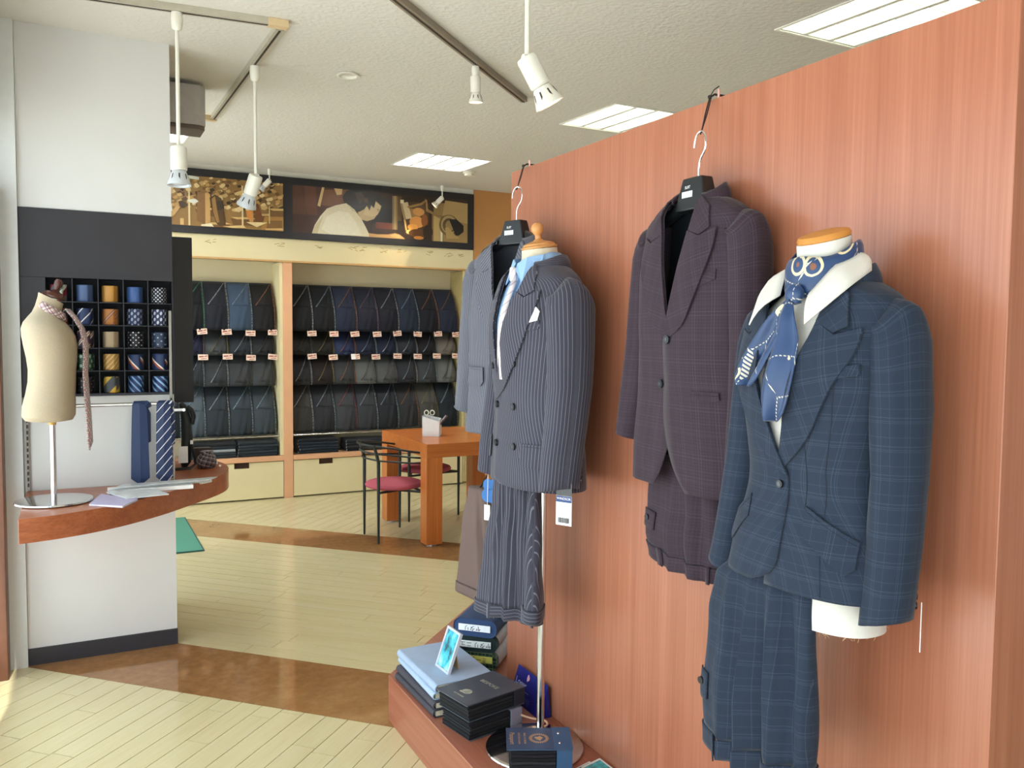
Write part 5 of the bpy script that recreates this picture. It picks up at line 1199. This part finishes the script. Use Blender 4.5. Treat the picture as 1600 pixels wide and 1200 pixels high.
def sleeve(sx=.172, L=.60, w=.050, d=.070, fwd=.05, out=.03, top=-.044):
    return [(top+.003, sx-.024, 0, .010, .030), (top+.001, sx-.014, 0, .022, .044), (top-.004, sx-.004, 0, .033, .055), (top-.014, sx+.004, 0, .041, d*.88), (top-.034, sx+.010, 0, w*.93, d*.95), (top-.07, sx+.014, 0, w, d), (top-.20, sx+.018+out*.25, -.002, w*.98, d*.96), (top-.32, sx+.018+out*.55, -fwd*.15, w*.94, d*.90), (top-.44, sx+.018+out*.8, -fwd*.5, w*.89, d*.84), (top-.52, sx+.018+out*.95, -fwd*.8, w*.85, d*.80), (top-L, sx+.018+out, -fwd, w*.83, d*.78)]
peak = dict(gorge=(.045, -.085), notch=(.096, -.102), tip=(.142, -.084), bulge=[(.138, -.135), (.114, -.21), (.062, -.31)], cn=(.120, -.082), ct=-.032)
notchL = dict(gorge=(.045, -.085), notch=(.092, -.105), tip=(.114, -.118), bulge=[(.112, -.16), (.092, -.22), (.052, -.28)], cn=(.102, -.074), ct=-.032)
def flap(x0, x1, z, h, slant=0): return [(x0, z), (x1, z+slant), (x1+.002, z+slant-h*.75), (x1-.012, z+slant-h), (x0+.010, z-h), (x0-.001, z-h*.8)]

# ================================================================== A: grey pinstripe jacket on a hanger at the partition end
LA = Vector((1.318, 2.520, 1.812)); RA = FACE+R(20)
TA = Torso(hungJ, .82, .006, 1)
jacket('suit_jacket', 'grey fine pinstripe jacket on a hanger at the far partition end', TA, PINF, LA, RA, -.650, -.30, .072, cut=.075, zcut=-.46, lapel=notchL, sleeves=(sleeve(.168, .55, .046, .052, .03, .02), sleeve(.168, .53, .047, .054, .03, .025)), buttons=((.0, -.30), (.0, -.42)), extra_flaps=(flap(-.165, -.075, -.43, .055), flap(.075, .165, -.43, .055)), lining=plain('lining_grey', '#2e3138', .55), welt=[(.075, -.20), (.15, -.185), (.15, -.165), (.075, -.18)])
hA = hanger('black coat hanger inside the grey pinstripe jacket', TA, LA+Vector((0, 0, .035)), RA)
strap(hA, (1.434, 2.694, 2.106), LA+Vector((.004, .004, .180)), False)
# ================================================================== B: double-breasted pinstripe suit on a stand
LBm = Vector((1.280, 2.290, 1.715)); TB = Torso(menJ, .86, .004, 5)
mb_ = thing('male_mannequin', 'cream male torso form with turned wooden cap on a chrome pole', 'mannequin', (LBm.x, LBm.y, .1806), FACE)
MB().lathe([(.001, .0125), (.03, .0125), (.145, .010), (.156, .007), (.158, .003), (.153, .0005), (.001, .0005)], 48).obj('base', chrome, mb_, smooth=True)
dz = LBm.z-.1806
MB().cyl((0, .02, .0126), (0, .02, dz-.62), .0125, n=18).obj('pole', chrome, mb_, smooth=True)
calico = plain('calico', '#d3c6ac', .9, var=.03, scale=200)
formT = Torso(men, .86)
def form_mesh(T_, zlo, off, neck, parent, mat, zoff, tilt=.14):
    rings = []; n_ = 40
    for k in range(31):
        z = lerp(zlo, -.012, k/30); rings.append([T_.P(z, abs(ph), 1 if ph >= 0 else -1, off) for ph in (-math.pi+2*math.pi*j/n_ for j in range(n_))])
    rings = [[(x, y, z+zoff) for x, y, z in r_] for r_ in rings]
    rings = [[(x*.5, y*.5, rings[0][0][2]+.0) for x, y, z in rings[0]]]+rings
    for zz, r_, yo in neck: rings.append([(r_*math.sin(-math.pi+2*math.pi*j/n_), yo+r_*1.05*math.cos(-math.pi+2*math.pi*j/n_)*1.0, zz+zoff+tilt*zz*(yo+r_*math.cos(-math.pi+2*math.pi*j/n_))/neck[-1][0]) for j in range(n_)])
    MB().loft(rings).obj('torso_form', mat, parent, smooth=True)
form_mesh(formT, -.62, -.022, [(.012, .058, .002), (.035, .054, .0), (.052, .053, -.002)], mb_, calico, dz)
lw_ = plain('light_turned_wood', '#c98e52', .4)
M_ = Matrix.Translation((0, -.002, dz+.052)) @ Matrix.Rotation(R(8), 4, 'X')
cp = MB().lathe([(.055, .001), (.057, .007), (.050, .011), (.048, .016), (.034, .021), (.018, .025), (.010, .032), (.0095, .042), (.014, .048), (.019, .056), (.0195, .064), (.016, .074), (.008, .080), (.001, .081)], 28); cp.v = [tuple(M_ @ Vector(p)) for p in cp.v]; cp.obj('wooden_cap', lw_, mb_, smooth=True)
def shirt(label, T_, off, mat, loc, zlo, v_open, leaf, parentname='shirt', spread=1.0, band=.035):
    o = thing(parentname, label, 'shirt', loc, FACE, 'shirts on the mannequins')
    poly = [(-.10, zlo), (.10, zlo), (.125, -.10), (.085, -.03), (.06, -.004), (-.06, -.004), (-.085, -.03), (-.125, -.10)]
    patch(T_, poly, off, .002, .016).obj('front', mat, o, smooth=True)
    an, dfn, dbn = T_.ring(0); n_ = 40
    vs_, uv = [], []
    for k in range(n_+1):
        ph = -math.pi+.06+(2*math.pi-.12)*k/n_; sx, cx = math.sin(ph), math.cos(ph); fr_ = sstep((-cx+.2)/1.2)
        for r_, zz in ((-.010, -.016-.02*fr_), (-.013, band-.022*fr_), (-.009, band+.003-.022*fr_), (.006, .004-.03*fr_)): vs_.append(((an+r_)*sx, ((dbn if cx > 0 else dfn)+r_)*cx, zz)); uv.append((k*.01, zz))
    b = MB(); b.add(vs_, [(k*4+j, k*4+j+1, (k+1)*4+j+1, (k+1)*4+j) for k in range(n_) for j in range(3)], uv); b.obj('collar_band', mat, o, smooth='all', solid=.002)
    if isinstance(leaf, dict):
        for s in (-1, 1):
            vs_, uv = [], []; K = 14; J = 5
            for k in range(K+1):
                q = k/K*3; i_ = min(2, int(q)); t_ = q-i_
                I = [lerp(a_, b_, t_) for a_, b_ in zip(leaf['in'][i_], leaf['in'][i_+1])]; O = [lerp(a_, b_, t_) for a_, b_ in zip(leaf['out'][i_], leaf['out'][i_+1])]
                for j in range(J+1):
                    w = j/J; bul = .008*math.sin(math.pi*w); n2 = math.hypot(I[0], I[1])+1e-6
                    vs_.append((s*(lerp(I[0], O[0], w)+bul*I[0]/n2), lerp(I[1], O[1], w)+bul*I[1]/n2, lerp(I[2], O[2], w)+bul*.5)); uv.append((k*.01, w*.05))
            b = MB(); b.add(vs_, [(k*(J+1)+j, k*(J+1)+j+1, (k+1)*(J+1)+j+1, (k+1)*(J+1)+j) for k in range(K) for j in range(J)], uv); b.obj('collar_leaf', mat, o, smooth='all', solid=.0025)
    else:
      for s in (-1, 1):
        q = [(s*x, y, z) for x, y, z in leaf]; q2 = [(x, y-.004, z) for x, y, z in q]; n4 = len(q)
        b = MB(); b.add(q+q2, [tuple(range(n4)), tuple(reversed(range(n4, 2*n4)))]+[(i, (i+1) % n4, (i+1) % n4+n4, i+n4) for i in range(n4)]); b.obj('collar_leaf', mat, o, bevel=.0012)
    return o
shirt('light blue shirt under the double-breasted pinstripe jacket', formT, -.010, plain('shirt_blue', '#8fb3da', .8, var=.04, scale=300), LBm, -.40, .06, [(.006, -.078, .004), (.045, -.064, .020), (.066, -.02, .030), (.078, -.035, -.005), (.055, -.088, -.060), (.012, -.088, -.018)])
tie_o = thing('necktie', 'pale silver knotted tie on the blue shirt of the mannequin', 'necktie', LBm, FACE); silv = tie_mat('tie_silver', '#d8cfd0', 'stripe', ('#b9a9b0',), .02, (.004,), 40)
MB().loft([[(x*w, y, z) for x, y in ((-1, -.088), (-.6, -.100), (0, -.106), (.6, -.100), (1, -.088), (0, -.082))] for z, w in ((-.006, .012), (-.018, .019), (-.045, .015), (-.052, .012))]).obj('knot', silv, tie_o, smooth='all', sub=2)
rr = []
for k in range(12):
    z = -.050-.30*k/11; w = lerp(.012, .036, sstep(k/11)); y = formT.front(0, z, .0)[1]
    rr.append([(-w, y-.004, z), (0, y-.014, z), (w, y-.004, z)])
b = MB(); b.loft(rr, False, (False, False), uvs=[(p[0], p[2]) for r_ in rr for p in r_]); b.obj('blade', silv, tie_o, smooth='all', solid=.004)
dbp = dict(gorge=(.045, -.085), notch=(.100, -.104), tip=(.152, -.084), bulge=[(.144, -.15), (.108, -.25), (.03, -.36)], cn=(.126, -.084), ct=-.032)
jacket('suit_jacket', 'charcoal pinstripe double-breasted jacket on the male mannequin', TB, PIN, LBm, FACE, -.675, -.42, .084, over=1, ov=.075, cut=.05, zcut=-.62, dbl=True, lapel=dbp, collar_h=.026,
       sleeves=(sleeve(.172, .62, .053, .078, .045, .022), sleeve(.172, .62, .052, .074, .045, .025)), buttons=((.055, -.43), (-.058, -.43), (.062, -.55), (-.05, -.55), (.072, -.30), (-.072, -.31)), extra_flaps=(flap(.095, .185, -.545, .06), flap(-.185, -.115, -.545, .06)), welt=[(.075, -.215), (.160, -.195), (.160, -.170), (.075, -.190)], cuff_buttons=4)
psq = thing('pocket_square', 'white pocket square with points in the pinstripe breast pocket', 'pocket square', LBm, FACE)
for poly in ([(.088, -.188), (.128, -.180), (.120, -.150), (.110, -.135), (.100, -.160)], [(.122, -.182), (.158, -.172), (.160, -.145), (.148, -.132), (.132, -.150)]): patch(TB, poly, .010, .002, .02).obj('fold_point', plain('linen_white', '#f4f2f0', .8, var=.02), psq)
# swing tag on the cuff
S_end = (-.732, .248, -.05)
tg = thing('swing_tag', 'white swing tag with a blue heading and barcode on the pinstripe cuff', 'tag', LBm+Vector((-.045, -.238, -.655)), R(-62))
MB().box((-.026, -.0008, -.105), (.026, .0008, -.02)).obj('card', paper, tg); b = MB(); b.flat([(-.026, 0, -.02), (.026, 0, -.02), (.026, 0, .018), (.014, 0, .03), (-.014, 0, .03), (-.026, 0, .018)])
t = NT('clear_tab'); t.b.inputs['Transmission Weight'].default_value = .6; b.obj('clear_tab', t.set(lin('#3a4048'), .2), tg)
MB().box((-.0255, -.0014, -.038), (.0255, -.0009, -.0205)).obj('heading', plain('tag_blue', '#1f3f78', .5), tg)
text('lettering', 'WINDSOR', .010, tg, paper, Matrix.Translation((0, -.0017, -.028)) @ Matrix.Rotation(R(90), 4, 'X'), .0002)
b = MB(); xx = -.018; rs = random.Random(3)
while xx < .018:
    w = rs.choice((.0008, .0014, .002)); b.box((xx, -.0014, -.098), (xx+w, -.0009, -.083)); xx += w+rs.choice((.0008, .0013))
b.obj('barcode', ink, tg); b = MB()
for z in (-.046, -.050, -.060, -.070, -.074): b.box((-.02, -.0013, z), (.018, -.0009, z+.0012))
b.obj('small_print', plain('print_grey', '#9aa0a8', .6), tg)
# B trousers, hung open with the waistband down
trA = trousers('charcoal pinstripe trousers hanging waistband down below the double-breasted jacket', PIN, (1.235, 2.375, 0), FACE+R(28), 1.10, .585, [(0, .055, .022, .0), (.25, .07, .026, .0), (.6, .10, .034, -.006), (1, .125, .040, -.012)], folds=((-.35, .014), (.15, .022)), loops=(-.15, .82), seed=2)
trB = trousers('second leg of the charcoal pinstripe trousers, swinging towards the pole', PIN, (1.285, 2.315, 0), FACE+R(-30), 1.08, .605, [(0, .03, .02, .0), (.3, .045, .022, .012), (.7, .068, .026, .028), (1, .085, .028, .040)], folds=((-.2, .012),), loops=(.15,), seed=7)
bpy.context.view_layer.update(); Mrel = trA.matrix_world.inverted() @ trB.matrix_world
for ch in list(trB.children):
    ch.parent = trA; ch.matrix_local = Mrel
bpy.data.objects.remove(trB)
# brown trousers and swatch rings behind
trb = trousers('plain brown trousers hanging behind the pinstripe trousers at the platform end', plain('brown_wool', '#6d5a54', .85, var=.05, scale=300), (1.40, 2.97, 0), FACE+R(20), .90, .46, [(0, .05, .03, 0), (.4, .085, .035, .0), (1, .125, .04, .01)], folds=((.3, .014),), loops=(), seed=9)
MB().tube([(0, 0, .895), (.10, -.03, 1.0), (.28, -.08, 1.17)], .003, 6).obj('hanging_loop', plain('cord_black', '#231714', .7), trb)
rg = thing('swatch_rings', 'blue round cloth swatches with a white tag hanging under the grey jacket', 'swatches', (1.30, 2.66, .93), FACE+R(25))
bs = plain('swatch_blue', '#3b6fae', .8)
for k in range(4): MB().cyl((-.012+.024*(k % 2), -.004*k, .035-.035*(k//2)), (-.012+.024*(k % 2), -.004*k-.003, .035-.035*(k//2)), .024, n=20).obj('swatch', bs, rg)
MB().tube([(0, -.02, .26), (0, -.02, .05), (0, -.021, 0), (0, -.022, -.03)], .0012, 6).obj('string', paper, rg); MB().prism([(-.013, -.024), (.013, -.024), (.013, -.0225), (-.013, -.0225)], -.085, -.03).obj('tag', paper, rg)
# ================================================================== C: plum check suit on a hanger
LC = Vector((1.372, 1.655, 1.838)); RC = FACE+R(-1); TC = Torso(hungJ, .80, .006, 11)
jacket('suit_jacket', 'plum check jacket on a black hanger against the middle of the partition', TC, PLUM, LC, RC, -.715, -.345, .072, cut=.085, zcut=-.50, ov=.016, lapel=peak, sleeves=(sleeve(.172, .575, .049, .054, .02, .015), sleeve(.172, .56, .049, .054, .03, .035)), buttons=((.004, -.345), (-.024, -.455)), extra_flaps=(flap(.085, .165, -.475, .0125),), lining=plain('lining_navy', '#11161c', .5), welt=[(.072, -.235), (.15, -.205), (.15, -.182), (.072, -.212)])
hC = hanger('black coat hanger with white lettering inside the plum check jacket', TC, LC+Vector((0, 0, .018)), RC)
strap(hC, (1.434, 1.694, 2.106), LC+Vector((.003, -.003, .165)))
trousers('plum check trousers hanging waistband down below the plum jacket', PLUM, (1.380, 1.690, 0), RC, 1.20, .912, [(0, .14, .03, 0), (.4, .145, .035, 0), (.8, .150, .040, .0), (1, .138, .036, .008)], folds=((-.05, .016), (.45, .012)), loops=(-.25, .78), flap=(3.62, 4.32, .56, .72), seed=4, band=.036)
# ================================================================== D: navy check ladies' suit on a mannequin
LD = Vector((1.305, 1.182, 1.612)); TD = Torso(womJ, .86, .0035, 21); formD = Torso([(z, a*(1-.20*sstep((-z-.44)/.12)), d*(1-.22*sstep((-z-.40)/.15)), b_) for z, a, d, b_ in wom], .86)
md = thing('female_mannequin', 'white female torso form with tan neck cap behind the navy jacket', 'mannequin', (LD.x, LD.y, .1806), FACE); dz = LD.z-.1806
ivory = plain('ivory_form', '#d6d2c8', .6, var=.02, scale=100)
form_mesh(formD, -.665, -.024, [(.018, .054, -.002), (.05, .050, -.010), (.082, .049, -.014)], md, ivory, dz, .30)
M_ = Matrix.Translation((0, -.014, dz+.083)) @ Matrix.Rotation(R(17), 4, 'X')
cp = MB().lathe([(.0495, -.004), (.051, .002), (.047, .008), (.03, .012), (.001, .013)], 32); cp.v = [tuple(M_ @ Vector(p)) for p in cp.v]; cp.obj('neck_cap', plain('cap_tan', '#c8863c', .45), md, smooth=True)
MB().cyl((-.05, -.02, .0126), (-.05, -.02, dz-.66), .0125, n=18).obj('pole', chrome, md, smooth=True); MB().lathe([(.001, .0125), (.10, .010), (.13, .006), (.125, .0005), (.001, .0005)], 40, (-.05, -.02, 0)).obj('base', chrome, md, smooth=True)
fz = MB(); rs = random.Random(8)
for k in range(60):
    a = rs.uniform(0, 2*math.pi); p = Vector(formD.P(-.663, abs(a-math.pi), 1 if a > math.pi else -1, -.026)); p.z += dz; fz.tube([p, p+Vector((rs.uniform(-.01, .01), rs.uniform(-.01, .01), rs.uniform(-.003, -.011)))], .0003, 4)
fz.obj('frayed_edge', plain('fray', '#c9a878', .9), md)['kind'] = 'stuff'
wshirt = plain('shirt_white', '#d8d4cb', .75, var=.02, scale=200)
shirt('white open collar shirt under the navy check jacket', formD, -.008, wshirt, LD, -.40, .05, {'in': [(.0, .074, .056), (.066, .012, .052), (.058, -.050, .022), (.036, -.088, -.030)], 'out': [(.0, .092, .022), (.096, .010, .016), (.110, -.070, -.022), (.070, -.134, -.088)]}, 'shirt', band=.045)
# scarf
t = NT('scarf_print'); uvn = t.coord('UV'); base = lin('#1e3a63')
v1 = t.n('ShaderNodeTexVoronoi'); v1.inputs['Scale'].default_value = 16; t.l(uvn, v1.inputs['Vector']); d1 = v1.outputs['Distance']
ring1 = t.math('LESS_THAN', t.math('ABSOLUTE', t.math('SUBTRACT', d1, .26)), .04); dot1 = t.math('LESS_THAN', d1, .10)
gate = t.math('GREATER_THAN', t.sep(v1.outputs['Color'])[0], .42)
v2 = t.n('ShaderNodeTexVoronoi', feature='DISTANCE_TO_EDGE'); v2.inputs['Scale'].default_value = 9; t.l(uvn, v2.inputs['Vector'])
chain = t.math('MULTIPLY', t.math('LESS_THAN', v2.outputs['Distance'], .009), t.math('GREATER_THAN', t.math('SINE', t.math('MULTIPLY', t.math('ADD', uvparts(t)[0], uvparts(t)[1]), 700)), -.2))
c_ = t.mix(t.math('MULTIPLY', ring1, gate), base, lin('#d9c8a0')); c_ = t.mix(t.math('MULTIPLY', dot1, gate), c_, lin('#7d4a2c')); c_ = t.mix(chain, c_, lin('#c9c2b0')); SCARF = t.set(c_, .38, 0, .5, sheen=.2)
sf = thing('silk_scarf', 'navy silk scarf with gold ring and chain print knotted at the neck', 'scarf', LD, FACE); n_ = 40; vs_, uv = [], []
for k in range(n_+1):
    ph = 2*math.pi*k/n_; sx, cx = math.sin(ph), math.cos(ph); fr_ = sstep((-cx+.4)/1.4)
    for j, (r_, zz) in enumerate(((.064, -.012), (.069, .004), (.0685, .022), (.067, .040), (.0655, .056), (.063, .064))):
        w = .003*noise.noise(Vector((sx*2, cx*2, j*.9))); vs_.append(((r_+w)*sx, -.008+(r_+w)*1.04*cx-.004*fr_, zz-.026*fr_+.008*(1-fr_)+.004*math.sin(ph*3+j))); uv.append((ph*.068, zz))
b = MB(); b.add(vs_, [(k*6+j, k*6+j+1, (k+1)*6+j+1, (k+1)*6+j) for k in range(n_) for j in range(5)], uv); b.obj('neck_wrap', SCARF, sf, smooth='all', solid=.003)
kn = MB(); kn.lathe([(.004, -.020), (.014, -.017), (.020, -.004), (.019, .008), (.011, .018), (.003, .020)], 18, (.006, -.094, -.030), sy=.75); kn.uv = [(p[0]*1.5, p[2]) for p in kn.v]; kn.obj('knot', SCARF, sf, smooth=True)
def tail(pts, widths, amp, seed):
    vs_, uv = [], []; m_ = 11
    for k, ((x, y, z), w) in enumerate(zip(pts, widths)):
        for j in range(m_):
            q = j/(m_-1)*2-1; vs_.append((x+q*w, y-amp*math.cos(q*4.2+k*.25+seed)*min(1, k*.4), z-.012*abs(q)*(1 if k < len(pts)-1 else 0))); uv.append((x+q*w*1.3+seed, z))
    b = MB(); b.add(vs_, [(k*m_+j, k*m_+j+1, (k+1)*m_+j+1, (k+1)*m_+j) for k in range(len(pts)-1) for j in range(m_-1)], uv); b.obj('tail', SCARF, sf, smooth='all', solid=.003, sub=1)
def dn(x, z, o_): return formD.front(x, z, o_)[1]
tail([(.004, -.105, -.035), (.008, -.122, -.065), (.012, dn(.012, -.10, .022), -.10), (.014, dn(.014, -.15, .018), -.15), (.012, dn(.012, -.20, .016), -.20), (.004, dn(0, -.245, .016), -.245), (-.004, dn(0, -.275, .016), -.272)], [.012, .024, .036, .044, .044, .036, .020], .010, 0)
tail([(.0, -.102, -.035), (-.012, -.120, -.06), (-.030, dn(-.03, -.10, .020), -.095), (-.050, dn(-.05, -.14, .016), -.14), (-.060, dn(-.06, -.18, .018), -.18), (-.060, dn(-.06, -.205, .020), -.207)], [.012, .024, .036, .038, .034, .018], .012, 2)
wpeak = dict(gorge=(.042, -.080), notch=(.104, -.106), tip=(.144, -.094), bulge=[(.140, -.14), (.116, -.20), (.066, -.30)], cn=(.124, -.090), ct=-.032)
dart1 = [(.058, -.235), (.0592, -.235), (.0562, -.43), (.055, -.43)]; seam1 = [(.122, -.150), (.1232, -.150), (.110, -.26), (.092, -.36), (.096, -.48), (.110, -.583), (.1088, -.583), (.0948, -.48), (.0908, -.36), (.1088, -.26)]
jacket('suit_jacket', 'navy windowpane check ladies jacket on the female mannequin', TD, NAVY, LD, FACE, -.588, -.375, .083, over=-1, ov=.016, cut=.070, under=.0, cutp=4, zcut=-.50, lapel=wpeak, collar_h=.026, women=True,
       sleeves=(sleeve(.152, .575, .046, .062, .04, .020, -.039), sleeve(.152, .565, .044, .060, .045, .040, -.039)), buttons=((.0, -.392),), extra_flaps=(flap(.062, .156, -.432, .052, -.052), flap(-.146, -.085, -.478, .05, .045)), welt=[(.084, -.190), (.148, -.178), (.148, -.158), (.084, -.170)], cuff_buttons=4, darts=(dart1, seam1))
trousers('navy check trousers hanging waistband down under the ladies jacket', NAVY, (1.228, 1.262, 0), FACE+R(2), 1.10, .630, [(0, .085, .014, .035), (.14, .108, .018, .020), (.22, .128, .028, .006), (.4, .136, .034, .002), (.75, .146, .042, .0), (1, .140, .040, .0)], folds=((-.45, .016), (-.05, .028), (.5, .024)), loops=(-.35, .8), flap=(3.45, 4.05, .66, .78), seed=12, band=.04)
th_ = thing('tag_string', 'thin white tag string hanging from the navy cuff', 'string', (1.318, .962, 1.035)); MB().cyl((0, 0, -.09), (0, 0, .0), .0009, n=6).obj('thread', paper, th_)
